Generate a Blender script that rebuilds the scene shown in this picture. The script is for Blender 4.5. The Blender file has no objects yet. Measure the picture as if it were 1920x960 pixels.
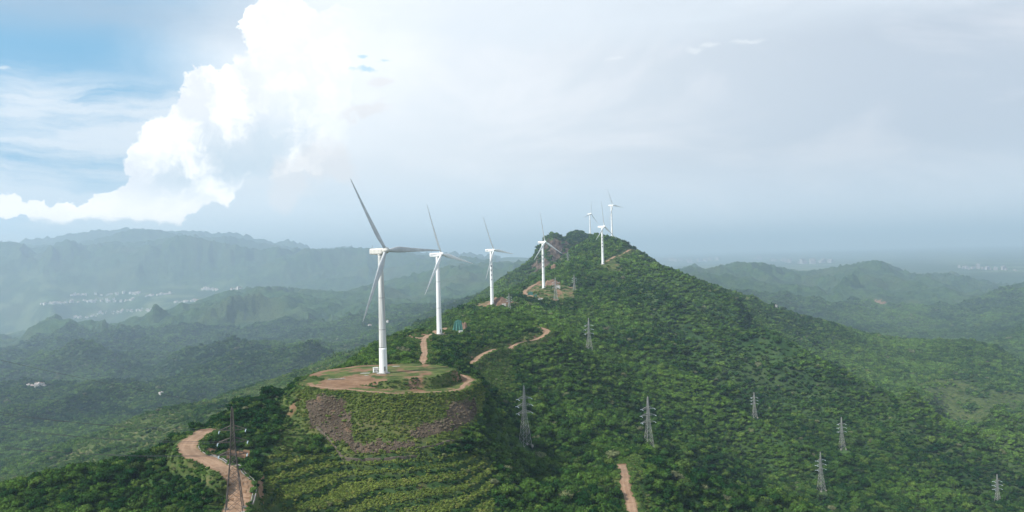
import bpy, bmesh, math, random
import numpy as np
from mathutils import Vector, Matrix

random.seed(7)
rng = np.random.default_rng(11)
R = math.radians
scene = bpy.context.scene
col = scene.collection

# ------------------------------------------------------------------ camera model
F = 1500.0           # focal length in pixels of the 1920 wide photograph
PX0, PY0 = 960.0, 475.0
ROLL = R(1.5)
CR, SR = math.cos(ROLL), math.sin(ROLL)


def lev(px, py):
    """photo pixel -> slopes (X/Y, Z/Y) in the levelled camera frame (camera at the origin, looking along +Y)"""
    x = np.asarray(px, float) - PX0
    y = PY0 - np.asarray(py, float)
    return (x * CR + y * SR) / F, (-x * SR + y * CR) / F


def unlev(a, e):
    """slopes -> photo pixel"""
    xl, zl = a * F, e * F
    return xl * CR - zl * SR + PX0, PY0 - (xl * SR + zl * CR)


# ------------------------------------------------------------------ noise (numpy)
def _hash(ix, iy, seed):
    h = (ix.astype(np.int64) * 374761393 + iy.astype(np.int64) * 668265263 + seed * 1274126177) & 0xFFFFFFFF
    h = ((h ^ (h >> 13)) * 1274126177) & 0xFFFFFFFF
    h = h ^ (h >> 16)
    return (h & 0xFFFFFF) / float(0xFFFFFF)


def perlin(x, y, seed=0):
    ix, iy = np.floor(x), np.floor(y)
    fx, fy = x - ix, y - iy
    ix = ix.astype(np.int64)
    iy = iy.astype(np.int64)
    u = fx * fx * fx * (fx * (fx * 6 - 15) + 10)
    v = fy * fy * fy * (fy * (fy * 6 - 15) + 10)

    def g(dx, dy):
        a = _hash(ix + dx, iy + dy, seed) * 2 * math.pi
        return np.cos(a) * (fx - dx) + np.sin(a) * (fy - dy)
    n0 = g(0, 0) * (1 - u) + g(1, 0) * u
    n1 = g(0, 1) * (1 - u) + g(1, 1) * u
    return (n0 * (1 - v) + n1 * v) * 1.5


def fbm(x, y, octv=4, seed=0, gain=0.5):
    s = np.zeros_like(x)
    a = 1.0
    for k in range(octv):
        s += a * perlin(x, y, seed + k * 17)
        x, y = x * 2.03 + 13.7, y * 2.03 - 7.1
        a *= gain
    return s


def ridged(x, y, octv=4, seed=0, gain=0.5):
    s = np.zeros_like(x)
    a, w, tot = 1.0, 1.0, 0.0
    for k in range(octv):
        n = 1 - np.abs(perlin(x, y, seed + k * 31))
        n = n * n
        s += a * n * w
        w = np.clip(n * 1.4, 0, 1)
        tot += a
        x, y = x * 2.1 + 5.3, y * 2.1 + 9.2
        a *= gain
    return s / tot


def sstep(a, b, x):
    t = np.clip((x - a) / (b - a), 0, 1)
    return t * t * (3 - 2 * t)


def kernel_smooth(z, n):
    if n < 1:
        return z
    zp = np.pad(z, n, mode='edge')
    k = np.hanning(2 * n + 3)[1:-1]
    return np.convolve(zp, k / k.sum(), 'valid')



# ------------------------------------------------------------------ terrain control points
# (px, py, depth, flag): ground seen at that pixel; 'f' = the pixel is the top of the trees, not of the ground
CP = []


def P(*pts):
    for p in pts:
        CP.append(p if len(p) == 4 else (*p, ''))


# foreground wood on the left and the near ridge
P((-700, 1010, 330), (-400, 985, 310, 'f'), (-200, 955, 302, 'f'), (0, 928, 302, 'f'), (100, 892, 314, 'f'), (200, 870, 324, 'f'),
  (300, 845, 337, 'f'), (0, 990, 262, 'f'), (200, 985, 262, 'f'), (330, 960, 270, 'f'), (330, 905, 300, 'f'))
for x, y, d in ((-700, 1150, 200), (-300, 1120, 200), (100, 1120, 200), (450, 1100, 205), (800, 1130, 220), (1150, 1130, 250),
                (1500, 1150, 300), (1900, 1180, 380), (2300, 1100, 400), (2700, 1000, 420)):
    P((x, y, d))
for x in (-1200, -300, 500, 1300, 2200, 3000):
    P((x, 1400, 110))
# hump left of the platform, the dirt road round it
P((545, 724, 407, 'f'), (470, 745, 390, 'f'), (390, 795, 365, 'f'), (440, 845, 328, 'f'), (500, 800, 352, 'f'), (520, 850, 335), (545, 780, 372),
  (470, 800, 470), (390, 850, 440), (300, 890, 410), (150, 925, 395), (0, 965, 385), (-300, 1010, 390),
  (450, 900, 640), (300, 925, 690), (600, 790, 690), (100, 985, 640), (-200, 1010, 640),
  (380, 850, 314), (345, 838, 326), (372, 812, 343), (470, 910, 288), (440, 960, 268), (425, 880, 300), (400, 990, 250))
# slope under the platform
P((700, 848, 357), (620, 810, 366), (800, 835, 360), (560, 790, 368), (500, 900, 316), (480, 960, 287), (600, 960, 300), (700, 960, 310), (600, 890, 332), (700, 900, 334),
  (850, 900, 342), (880, 800, 385), (900, 960, 322), (900, 850, 368, 'f'))
# platform and the saddle behind it
P((718, 699, 420), (600, 712, 425), (830, 708, 415), (720, 686, 450), (800, 690, 462), (560, 740, 415),
  (620, 702, 497, 'f'), (660, 672, 530, 'f'), (700, 650, 572, 'f'), (750, 658, 530, 'f'), (750, 628, 640), (560, 800, 520),
  (700, 690, 705), (600, 740, 620), (780, 640, 770), (860, 600, 900),
  (824, 628, 640), (830, 648, 590), (790, 640, 600), (760, 634, 615), (797, 663, 525), (850, 622, 655))
# right of the platform
P((880, 700, 490, 'f'), (900, 745, 440, 'f'), (880, 682, 560), (930, 656, 622), (1028, 622, 692), (940, 735, 520), (985, 836, 455), (985, 770, 530), (1000, 700, 620, 'f'),
  (940, 795, 440, 'f'), (985, 850, 435), (990, 890, 400, 'f'), (1060, 780, 540, 'f'), (1060, 855, 460, 'f'), (1105, 661, 760), (1105, 750, 610, 'f'), (1105, 830, 490, 'f'), (1100, 900, 400, 'f'),
  (1100, 960, 350, 'f'), (1105, 600, 930, 'f'), (1105, 545, 1100, 'f'), (1105, 507, 1225, 'f'), (1080, 548, 1070))
# knoll, third and fourth turbine
P((935, 577, 775, 'f'), (870, 600, 740, 'f'), (1000, 603, 745, 'f'), (900, 640, 665), (960, 638, 675), (922, 573, 924), (935, 590, 850),
  (970, 566, 960), (985, 551, 1060), (1019, 541, 1113), (1050, 598, 850, 'f'), (1030, 575, 985, 'f'))
# road and spur at the bottom, right of the middle
P((1175, 960, 330), (1172, 890, 392), (1216, 850, 470), (1300, 880, 460, 'f'), (1400, 912, 450, 'f'), (1540, 957, 440, 'f'), (1300, 960, 385, 'f'),
  (1340, 990, 540), (1400, 1000, 555), (1500, 1030, 545), (1400, 1010, 395), (1600, 1080, 430), (1900, 1080, 500))
# the big wooded flank
P((1216, 838, 560, 'f'), (1216, 760, 680, 'f'), (1216, 680, 820, 'f'), (1216, 600, 1000, 'f'), (1216, 540, 1200, 'f'), (1216, 492, 1430, 'f'),
  (1340, 868, 605, 'f'), (1340, 780, 740, 'f'), (1340, 700, 880, 'f'), (1340, 620, 1080, 'f'), (1340, 560, 1300, 'f'), (1340, 535, 1500, 'f'),
  (1415, 783, 900), (1500, 925, 630, 'f'), (1540, 920, 640), (1500, 840, 750, 'f'), (1579, 842, 760), (1500, 760, 890, 'f'), (1500, 690, 1040, 'f'), (1500, 648, 1170, 'f'),
  (1500, 668, 1400), (1500, 642, 1600), (1500, 590, 1850, 'f'),
  (1420, 600, 1240, 'f'), (1430, 612, 1450), (1430, 590, 1600, 'f'), (1420, 563, 1720, 'f'),
  (1650, 960, 590, 'f'), (1650, 880, 700, 'f'), (1650, 800, 830, 'f'), (1650, 722, 990, 'f'), (1650, 760, 1230), (1650, 720, 1430, 'f'), (1650, 660, 1750, 'f'), (1650, 627, 1950, 'f'),
  (1790, 960, 630, 'f'), (1790, 880, 750, 'f'), (1790, 797, 890, 'f'), (1790, 840, 1080), (1790, 788, 1230), (1790, 720, 1500), (1790, 680, 1700, 'f'), (1790, 637, 1900, 'f'),
  (1870, 948, 700), (1850, 865, 810, 'f'), (1880, 840, 900, 'f'), (1870, 785, 1000, 'f'), (1870, 808, 1180), (1870, 772, 1340), (1870, 700, 1650), (1868, 647, 1850, 'f'),
  (1920, 958, 710, 'f'), (1920, 860, 860, 'f'), (1920, 768, 980, 'f'), (1920, 800, 1180), (1920, 762, 1400), (1920, 692, 1720, 'f'), (1840, 642, 1880, 'f'),
  (2100, 720, 1000), (2100, 900, 700), (2100, 770, 1400), (2100, 650, 1900), (2400, 700, 1000), (2400, 800, 600), (2400, 620, 2200), (2800, 600, 1500))
# ridge with the fifth turbine and the front knoll
P((1130, 495, 1262), (1070, 480, 1450, 'f'), (1118, 445, 1600, 'f'), (1030, 508, 1300, 'f'), (995, 534, 1170, 'f'), (1140, 443, 1560, 'f'), (1165, 450, 1530, 'f'), (1190, 466, 1500), (1160, 480, 1385),
  (1240, 497, 1480, 'f'), (1290, 517, 1500, 'f'), (1140, 462, 1440, 'f'), (1100, 475, 1430, 'f'),
  (1105, 500, 1800), (1000, 550, 1500), (1030, 520, 1780), (1147, 437, 1750), (1190, 476, 1800), (1250, 525, 1800), (1300, 548, 1900), (1370, 575, 1950))
# rocky peak and its long spur down to the left
P((1022, 441, 2040, 'f'), (1038, 435, 2060, 'f'), (1055, 443, 2110, 'f'), (1068, 435, 2130, 'f'), (1082, 430, 2150, 'f'), (1095, 434, 2180, 'f'), (1106, 444, 2220), (1125, 452, 2250), (1000, 530, 1860), (1030, 500, 1925), (1030, 470, 1985), (1065, 480, 1985), (1085, 460, 2060), (960, 545, 1800),
  (1008, 458, 2020, 'f'), (1000, 482, 1985, 'f'), (970, 503, 1940, 'f'), (940, 521, 1900, 'f'), (900, 552, 1790, 'f'), (880, 567, 1750, 'f'), (850, 583, 1690, 'f'), (780, 610, 1600, 'f'), (727, 632, 1520, 'f'), (660, 660, 1430, 'f'),
  (600, 682, 1345, 'f'), (530, 703, 1250, 'f'), (470, 726, 1190, 'f'), (400, 748, 1130, 'f'), (340, 757, 1090, 'f'), (283, 770, 1050, 'f'), (220, 800, 1010, 'f'), (167, 828, 970, 'f'),
  (93, 878, 910, 'f'), (0, 899, 860, 'f'), (-150, 960, 820, 'f'), (-400, 1000, 800),
  (400, 785, 940), (283, 835, 850), (167, 872, 800), (0, 928, 760), (900, 580, 1500), (800, 625, 1350), (700, 660, 1180), (560, 730, 1080),
  (1040, 490, 2600), (1000, 520, 3000), (1150, 495, 2700), (1250, 535, 2600), (1150, 505, 5000), (940, 545, 2500), (850, 600, 2100))
# second spur and the valley on the left; depths are stretched so that the valley lies deep and far
N_LEFT = len(CP)
P((293, 745, 1500, 'f'), (350, 716, 1640, 'f'), (407, 691, 1790, 'f'), (500, 665, 1900, 'f'), (600, 640, 2010, 'f'), (700, 618, 2120, 'f'), (780, 598, 2230, 'f'),
  (450, 765, 1450), (600, 700, 1650), (727, 655, 1800), (340, 775, 1330), (430, 687, 2150), (300, 738, 1720), (70, 725, 1800), (200, 762, 1480), (100, 805, 1340), (0, 845, 1230), (167, 850, 1220), (0, 885, 1040), (-300, 850, 1200),
  (250, 700, 2000), (150, 682, 2300), (250, 655, 2600), (330, 640, 2700), (420, 610, 2900), (520, 600, 3000), (640, 600, 2900), (520, 640, 2400), (640, 618, 2450), (760, 575, 3000), (860, 553, 3300), (900, 530, 3800), (70, 670, 2500), (-200, 700, 2200), (-200, 640, 3000),
  (0, 637, 3000), (70, 627, 3000), (110, 607, 3050), (170, 600, 3100), (215, 608, 3100), (250, 592, 3150), (290, 600, 3150), (330, 580, 3300), (370, 562, 3500), (420, 545, 3700), (470, 537, 3900),
  (520, 535, 4100), (580, 541, 4100), (640, 546, 4000), (700, 530, 4200), (760, 516, 4600), (800, 507, 4800), (860, 493, 5000), (960, 489, 5200), (1000, 497, 5300))
# the town plain and the far mountains
P((-300, 620, 4400), (0, 616, 4400), (100, 602, 4700), (200, 584, 5300), (250, 572, 5900), (330, 560, 6500), (400, 549, 7200), (420, 572, 4900), (480, 548, 7000), (330, 600, 4500), (640, 556, 5400), (860, 515, 6400),
  (0, 582, 5800), (0, 540, 7000), (100, 542, 7000), (200, 527, 7700), (340, 500, 8300), (300, 530, 7700), (480, 510, 8000), (640, 505, 8000), (760, 500, 8200), (560, 535, 7400), (-400, 560, 7000))
for x, y in ((-1000, 470), (-500, 466), (-200, 462), (0, 453), (30, 453), (67, 466), (100, 458), (128, 448), (160, 460), (213, 452), (240, 455), (290, 450), (343, 440), (370, 445), (400, 452), (433, 458),
             (487, 468), (520, 462), (540, 468), (567, 466), (617, 467), (650, 464), (700, 465), (740, 468), (790, 478), (850, 481), (900, 487), (980, 492)):
    P((x, y, 9000))
for x, y in ((-600, 500), (-100, 490), (200, 480), (420, 484), (640, 490), (860, 497), (1000, 503)):
    P((x, y, 10800))
for x, y in ((-600, 460), (0, 462), (130, 457), (190, 448), (247, 430), (300, 431), (335, 440), (400, 446), (430, 443), (480, 453), (560, 466), (640, 474), (800, 478), (960, 483)):
    P((x, y, 13000))
N_RIGHT = len(CP)
# hills on the right
P((1400, 590, 2150), (1400, 565, 2600), (1400, 530, 3200), (1320, 512, 4000), (1345, 500, 4000), (1380, 490, 4000), (1430, 492, 3950), (1500, 509, 3900), (1540, 503, 4050), (1600, 493, 4150),
  (1500, 645, 2100), (1500, 602, 2450), (1500, 560, 2950), (1640, 650, 2250), (1640, 612, 2650), (1640, 567, 3100), (1640, 522, 3700), (1635, 486, 4200), (1660, 490, 4200), (1680, 500, 4200), (1720, 514, 4200), (1780, 511, 4300),
  (1750, 648, 2200), (1750, 622, 2500), (1750, 580, 3000), (1750, 541, 3600), (1850, 650, 2200), (1850, 600, 2650), (1850, 553, 3200), (1850, 565, 3700), (1850, 526, 4400), (1900, 533, 4400),
  (1920, 690, 1950), (1920, 616, 2200), (1870, 640, 2150), (1920, 575, 2850), (1920, 540, 3300), (1920, 532, 4400), (2200, 540, 3300), (2200, 530, 4400), (2500, 520, 4500), (3000, 520, 4000))
for _k in range(N_LEFT, len(CP)):
    _p = CP[_k]
    if _k < N_RIGHT:
        _d = float(np.interp(_p[2], [1000, 1500, 2200, 3200, 4500, 6000, 9000, 10800, 13000], [1000, 1900, 3200, 4800, 6400, 7700, 9600, 10700, 12000]))
    else:
        _d = float(np.interp(_p[2], [1900, 2200, 3000, 4400], [1950, 2800, 4200, 6200]))
    CP[_k] = (_p[0], _p[1], _d, _p[3])
ZP = []
for x in (1150, 1320, 1500, 1700, 1900, 2200, 2800):
    ZP += [(x, -330, 8200), (x, -320, 10000), (x, -290, 14000)]
for x in (-1200, -500, 0, 400, 800, 1200, 1600, 2000, 2600, 3200):
    ZP += [(x, -250, 20000), (x, -245, 35000), (x, -240, 62000)]

U, V, E = [], [], []
for px, py, d, fl in CP:
    a, e = lev(px, py)
    z = e * d
    if fl == 'f':
        z -= 2.6 if (d < 600 and px < 980) else 4.2
    U.append(float(a)); V.append(math.log(d)); E.append(z / d)
for px, z, d in ZP:
    a, _ = lev(px, 500)
    U.append(float(a)); V.append(math.log(d)); E.append(z / d)
U, V, E = np.array(U), np.array(V), np.array(E)


def tps_kernel(r2):
    return 0.5 * r2 * np.log(r2 + 1e-12)


n = len(U)
A = np.zeros((n + 3, n + 3))
A[:n, :n] = tps_kernel((U[:, None] - U[None]) ** 2 + (V[:, None] - V[None]) ** 2) + np.eye(n) * 2e-6
A[:n, n] = 1; A[:n, n + 1] = U; A[:n, n + 2] = V
A[n:, :n] = A[:n, n:].T
W = np.linalg.solve(A, np.concatenate([E, np.zeros(3)]))


def tps(u, v):
    out = np.empty(u.size)
    uf, vf = u.ravel(), v.ravel()
    for i in range(0, uf.size, 20000):
        uu, vv = uf[i:i + 20000], vf[i:i + 20000]
        k = tps_kernel((uu[:, None] - U) ** 2 + (vv[:, None] - V) ** 2)
        out[i:i + 20000] = k @ W[:n] + W[n] + W[n + 1] * uu + W[n + 2] * vv
    return out.reshape(u.shape)


# fine grid: columns = horizontal slope, rows = log depth
gpx = np.concatenate([np.arange(-1400, -110, 14.0), np.arange(-110, 2030, 2.0), np.arange(2030, 3300, 14.0)])
ga = (gpx - PX0) / F


def geo(a, b, s):
    return np.exp(np.arange(math.log(a), math.log(b), s))


gy = np.concatenate([geo(60, 230, .03), geo(230, 1000, .0034), geo(1000, 2500, .0048), geo(2500, 15000, .0075), geo(15000, 60000, .03), [60000]])
gv = np.log(gy)
NC, NR = len(ga), len(gy)
# coarse evaluation, then cubic upsampling
ca = np.linspace(ga[0] - .02, ga[-1] + .02, 420)
cv = np.linspace(gv[0] - .02, gv[-1] + .02, 440)
CE = tps(*np.meshgrid(ca, cv))


def cubic_resample(M, src, dst):
    """Catmull-Rom along axis 0"""
    t = (dst - src[0]) / (src[1] - src[0])
    i = np.clip(np.floor(t).astype(int), 1, len(src) - 3)
    f = (t - i)[:, None]
    p0, p1, p2, p3 = M[i - 1], M[i], M[i + 1], M[i + 2]
    return p1 + .5 * f * (p2 - p0 + f * (2 * p0 - 5 * p1 + 4 * p2 - p3 + f * (3 * (p1 - p2) + p3 - p0)))


GE = cubic_resample(cubic_resample(CE, cv, gv).T, ca, ga).T
GY = np.repeat(gy[:, None], NC, 1)
GX = ga[None] * GY
GZ = GE * GY

# relief that control points cannot carry: gullies and folds, growing with distance
far = sstep(2300, 4500, GY)
mid = sstep(700, 1400, GY) * (1 - far)
wx, wy = GX / 900, GY / 900
warp = fbm(wx, wy, 3, 5) * .35
plain = np.clip(np.maximum((GX > -200 + 0 * GX) * sstep(7000, 7800, GY), (GY > 15500) * 1.0), 0, 1)
townp = sstep(6100, 6700, GY) * (1 - sstep(8300, 9400, GY)) * (1 - sstep(-3000, -2000, GX))
rg = ridged(wx * .62 + warp, wy * .62 + warp * .8, 5, 3, .42) - .5
rg2 = ridged(GX / 420 + warp, GY / 420 - warp, 4, 9) - .5
NZ = far * (1 - plain) * (1 - .9 * townp) * (rg * 170 * sstep(3500, 8000, GY) + rg * 95 + rg2 * 70 + (ridged(GX / 190 + warp * 2, GY / 190, 3, 15) - .5) * 30)
NZ += mid * (rg2 * 20 + fbm(GX / 130, GY / 130, 3, 21) * 3)
leftmid = sstep(1250, 1900, GY) * (1 - sstep(4200, 5600, GY)) * (1 - sstep(-500, -250, GX - (GY - 1500) * -.1))
NZ += leftmid * ((ridged(GX / 760 + warp * 2, GY / 760, 4, 44) - .5) * 100 + (ridged((.6 * GX - .8 * GY) / 330 + warp, (.8 * GX + .6 * GY) / 850, 4, 47) - .5) * 110)
flank = sstep(80, 180, GX - .05 * GY) * sstep(560, 720, GY) * (1 - sstep(1150, 1400, GY))
NZ += flank * ((ridged((.6 * GX + .8 * GY) / 200 + warp * .6, (.8 * GX - .6 * GY) / 560, 4, 57) - .5) * 78)
NZ += (1 - sstep(900, 1400, GY)) * sstep(230, 330, GY) * (fbm(GX / 38, GY / 38, 3, 33) * .9)
rockface = sstep(1840, 1900, GY) * (1 - sstep(2020, 2100, GY)) * (np.abs(GX - 120) < 160)
NZ += rockface * (ridged(GX / 45, GY / 90, 4, 71) - .5) * 14
# the relief must not move the control points: take out its smooth part
_i = np.clip(np.round(np.interp(V, gv, np.arange(NR))).astype(int), 0, NR - 1)
_j = np.clip(np.round(np.interp(U, ga, np.arange(NC))).astype(int), 0, NC - 1)
_rhs = NZ[_i, _j] / gy[_i]
_W0 = W
W = np.linalg.solve(A, np.concatenate([_rhs, np.zeros(3)]))
RE = tps(*np.meshgrid(ca, cv))
W = _W0
GR = cubic_resample(cubic_resample(RE, cv, gv).T, ca, ga).T
GZ += NZ - GR * GY


def pin_skyline(pts, y0, y1, tree=0.0, width=.10, n_it=3, soft=8):
    """shift each bearing's crest so that the crest line passes through the given photo points; small bumps stay"""
    global GZ
    tx = np.array([float(lev(x, y)[0]) for x, y in pts]); te = np.array([float(lev(x, y)[1]) for x, y in pts])
    rows = np.nonzero((gy > y0) & (gy < y1))[0]
    cols = np.nonzero((ga > tx[0]) & (ga < tx[-1]))[0]
    for _ in range(n_it):
        Eg = GZ[np.ix_(rows, cols)] / gy[rows][:, None]
        k = np.argmax(Eg, 0)
        d = np.interp(ga[cols], tx, te) - tree / gy[rows[k]] - Eg[k, np.arange(len(cols))]
        d = kernel_smooth(d, soft)
        vk = kernel_smooth(gv[rows[k]], 30)
        fade = np.minimum(sstep(0, 30, np.arange(len(cols))), sstep(0, 30, np.arange(len(cols))[::-1]))
        wgt = np.exp(-((gv[:, None] - vk[None]) / width) ** 2)
        GZ[:, cols] += (d * fade)[None] * wgt * gy[:, None]


pin_skyline([(-90, 466), (0, 462), (130, 456), (190, 447), (230, 433), (262, 429), (300, 431), (335, 440), (375, 446), (430, 443), (480, 453), (560, 466), (640, 474), (800, 480), (960, 485)], 11200, 13500, 0, .05)
pin_skyline([(-90, 458), (0, 453), (30, 453), (67, 467), (100, 458), (128, 448), (160, 460), (213, 452), (240, 455), (290, 450), (343, 440), (370, 445), (400, 452), (433, 458), (487, 468), (520, 462), (540, 468), (567, 466), (617, 467), (650, 464), (700, 465), (740, 468), (790, 478), (850, 481), (900, 487), (980, 492)], 8500, 10600, 0, .06)
pin_skyline([(-90, 640), (0, 637), (70, 627), (110, 607), (170, 600), (215, 607), (250, 592), (290, 598), (330, 580), (370, 562), (420, 545), (470, 537), (520, 535), (580, 541), (640, 546), (700, 530), (760, 516), (800, 507), (860, 493), (960, 489), (1010, 497)], 3700, 7500, 5, .10)
pin_skyline([(1290, 518), (1320, 511), (1345, 500), (1380, 490), (1430, 492), (1500, 508), (1540, 503), (1600, 493), (1640, 486), (1660, 490), (1680, 500), (1720, 513), (1780, 510), (1850, 526), (1900, 533), (1990, 530)], 3200, 7400, 5, .09)
pin_skyline([(1400, 556), (1450, 573), (1500, 590), (1560, 604), (1620, 622), (1680, 633), (1740, 636), (1820, 637), (1868, 648), (1900, 668), (1930, 690), (1990, 700)], 1500, 2100, 4.5, .07)
pin_skyline([(1380, 582), (1420, 602), (1500, 648), (1580, 690), (1650, 724), (1720, 760), (1790, 797), (1830, 797), (1870, 785), (1920, 768), (1990, 745)], 820, 1330, 4.5, .07)
pin_skyline([(800, 603), (850, 583), (880, 567), (900, 553), (920, 538), (940, 521), (960, 509), (980, 497), (1000, 482), (1008, 462), (1022, 442), (1032, 436), (1042, 436), (1050, 441), (1057, 446), (1066, 437), (1080, 430), (1090, 432), (1100, 439), (1110, 446), (1118, 449), (1130, 443), (1140, 442), (1155, 446), (1168, 452), (1180, 460), (1192, 466), (1205, 475), (1240, 497), (1290, 517), (1340, 535), (1400, 553), (1440, 566)], 1400, 2350, 5.0, .055, 4, 3)

def inpoly(px, py, poly):
    c = np.zeros(np.shape(px), bool)
    j = len(poly) - 1
    for i in range(len(poly)):
        xi, yi = poly[i]; xj, yj = poly[j]
        if yi != yj:
            c ^= ((yi > py) != (yj > py)) & (px < (xj - xi) * (py - yi) / (yj - yi) + xi)
        j = i
    return c



# --- platform of the first turbine: a levelled pad, a lower bench with the ring track, and a fill slope
PCX, PCY, PZ = -69.0, 424.0, float(lev(718, 700)[1] * 420)
BZ = PZ - 4.2


def pad_radii(X, Y):
    th = np.arctan2(Y - PCY, X - PCX)
    r = np.hypot(X - PCX, Y - PCY)
    a, b = 37.0, 29.5
    rp = a * b / np.sqrt((b * np.cos(th)) ** 2 + (a * np.sin(th)) ** 2)
    front = sstep(R(-178), R(-125), th) * (1 - sstep(R(-5), R(38), th))   # share of the bench at that bearing
    rp = rp + 2.4 * perlin(np.cos(th) * 2.2 + 9, np.sin(th) * 2.2 + 4, 3) + .6 * perlin(np.cos(th) * 7, np.sin(th) * 7, 5)
    rb = rp + 2.5 + 1.3 * perlin(np.cos(th) * 4 + 3, np.sin(th) * 4, 8) + front * (10.5 + 6.5 * sstep(.1, .95, -np.sin(th)))
    return r, rp, rb, th, front


r_, rp_, rb_, th_, fr_ = pad_radii(GX, GY)
bench_z = PZ - 6.2 * sstep(R(-150), R(-15), th_) * (1 - sstep(R(5), R(40), th_))
inner = np.where(r_ < rp_, PZ, PZ + (bench_z - PZ) * sstep(0, 2.6, r_ - rp_))
cone = bench_z - np.clip(r_ - rb_, 0, None) * (.80 + 1.2 * sstep(R(-62), R(-22), th_)) + fbm(GX / 9, GY / 9, 2, 8) * .25
near = (GY < 500) & (r_ < 120)
outside = np.maximum(GZ, cone)
# no ground above the pad right beside it
outside = np.where(r_ - rb_ < 12, np.minimum(outside, bench_z + np.clip(r_ - rb_ - 1, 0, None) * .35), outside)
GZ = np.where(near, np.where(r_ < rb_, inner, outside), GZ)
fillslope = near & (r_ > rb_) & (cone > GZ - .8) & (th_ < R(10)) & (r_ - rb_ < 40)
FILLPOLY = [(556, 735), (700, 700), (912, 715), (906, 760), (890, 800), (850, 832), (800, 852), (700, 852), (650, 862), (560, 800)]

# --- terraces cut in the slope below
gpxp, gpyp = unlev(ga[None], GZ / GY)
fillslope &= inpoly(gpxp, gpyp, FILLPOLY)
terr = sstep(470, 520, gpxp) * (1 - sstep(880, 960, gpxp)) * sstep(845, 860, gpyp) * (GY < 372) * (GY > 225) * (~fillslope)
hstep = 3.0
q = (GZ + .02 * GX + 0.6 * perlin(GX / 17, GY / 17, 88)) / hstep
qf = q - np.floor(q)
GZ += terr * hstep * ((np.floor(q) + sstep(.55, .95, qf)) - q) * .8


def height(X, Y):
    X, Y = np.asarray(X, float), np.asarray(Y, float)
    i = np.clip(np.interp(np.log(np.maximum(Y, 61)), gv, np.arange(NR)), 0, NR - 1.001)
    j = np.clip(np.interp(X / np.maximum(Y, 61), ga, np.arange(NC)), 0, NC - 1.001)
    i0, j0 = i.astype(int), j.astype(int)
    fi, fj = i - i0, j - j0
    return (GZ[i0, j0] * (1 - fi) * (1 - fj) + GZ[i0 + 1, j0] * fi * (1 - fj) + GZ[i0, j0 + 1] * (1 - fi) * fj + GZ[i0 + 1, j0 + 1] * fi * fj)


def hit(px, py, ymin=230, ymax=50000):
    """the world point on the ground that the pixel sees (first hit beyond ymin)"""
    yy = np.exp(np.linspace(math.log(ymin), math.log(ymax), 2600))
    for _ in range(1):
        a, e = lev(px, py)
        g = height(a * yy, yy) / yy - e
        k = np.argmax(g >= 0)
        if g[k] < 0:
            k = int(np.argmax(g))
        y = yy[k]
        if k > 0 and g[k] >= 0 and g[k - 1] < 0:
            y = yy[k - 1] + (yy[k] - yy[k - 1]) * (-g[k - 1]) / (g[k] - g[k - 1])
        return Vector((float(a * y), float(y), float(height(a * y, y))))


def at(px, Y):
    a, _ = lev(px, 600)
    # column of the pixel at ground level
    for _ in range(4):
        z = float(height(a * Y, Y))
        _, py = unlev(float(a), z / Y)
        a, _ = lev(px, py)
    return Vector((float(a) * Y, Y, float(height(float(a) * Y, Y))))


# ------------------------------------------------------------------ roads: polylines on the ground
def smooth_line(pts, step):
    pts = [np.array(p, float) for p in pts]
    out = []
    ext = [2 * pts[0] - pts[1]] + pts + [2 * pts[-1] - pts[-2]]
    for k in range(1, len(ext) - 2):
        p0, p1, p2, p3 = ext[k - 1:k + 3]
        m = max(2, int(np.linalg.norm(p2 - p1) / step))
        for t in np.arange(m) / m:
            out.append(p1 + .5 * t * (p2 - p0 + t * (2 * p0 - 5 * p1 + 4 * p2 - p3 + t * (3 * (p1 - p2) + p3 - p0))))
    out.append(pts[-1])
    return np.array(out)


road_px = {
    'left': ([(408, 1020), (425, 985), (437, 959), (450, 935), (453, 912), (446, 895), (428, 880), (397, 868), (366, 856), (351, 842), (358, 828), (374, 814), (386, 808)], 8.2, 240, 420),
    'right': ([(1203, 1000), (1192, 965), (1183, 945), (1176, 925), (1172, 905), (1172, 888), (1166, 872)], 5.0, 240, 520),
    'bend': ([(1008, 613), (1019, 616), (1027, 621), (1021, 629), (1000, 639), (967, 647), (923, 657), (898, 669), (876, 684)], 5.0, 520, 900),
    'saddle': ([(790, 686), (794, 672), (797, 663), (794, 647), (795, 637), (803, 629), (816, 623), (834, 617), (849, 614)], 5.0, 455, 760),
    'fork': ([(795, 637), (778, 633), (757, 631)], 4.0, 560, 760),
    'clearing': ([(1022, 562), (1003, 558), (987, 552), (984, 548), (993, 541), (1009, 531)], 6.0, 980, 1400),
    'summit': ([(1133, 492), (1150, 483), (1170, 476), (1187, 468), (1194, 464), (1189, 459)], 5.5, 1240, 1700),
}
roads = {}
for k, (pl, w, y0, y1) in road_px.items():
    ws = [hit(px, py, y0, y1) for px, py in pl]
    ln = smooth_line([(p.x, p.y) for p in ws], 1.5 if y0 < 800 else 4)
    # even out the picking error of the depth along the line
    ln[:, 0] = kernel_smooth(ln[:, 0], 2); ln[:, 1] = kernel_smooth(ln[:, 1], 2)
    z = kernel_smooth(height(ln[:, 0], ln[:, 1]), 7)
    roads[k] = (ln, z, w)
# ring track: follows the bench at constant offset
ths = np.linspace(R(-132), R(20), 70)
ring = []
for th in ths:
    d = np.array([math.cos(th), math.sin(th)])
    _, rp1, rb1, _, f1 = pad_radii(np.array([PCX + d[0] * 10]), np.array([PCY + d[1] * 10]))
    off = rb1[0] - 2.4 - 2.2 * f1[0]
    if th < R(-128):
        off = off - 9 * float(1 - sstep(R(-152), R(-128), np.array(th)))
    ring.append((PCX + d[0] * off, PCY + d[1] * off))
ring = np.array(ring)
roads['ring'] = (ring, kernel_smooth(height(ring[:, 0], ring[:, 1]), 4), 2.7)

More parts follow.
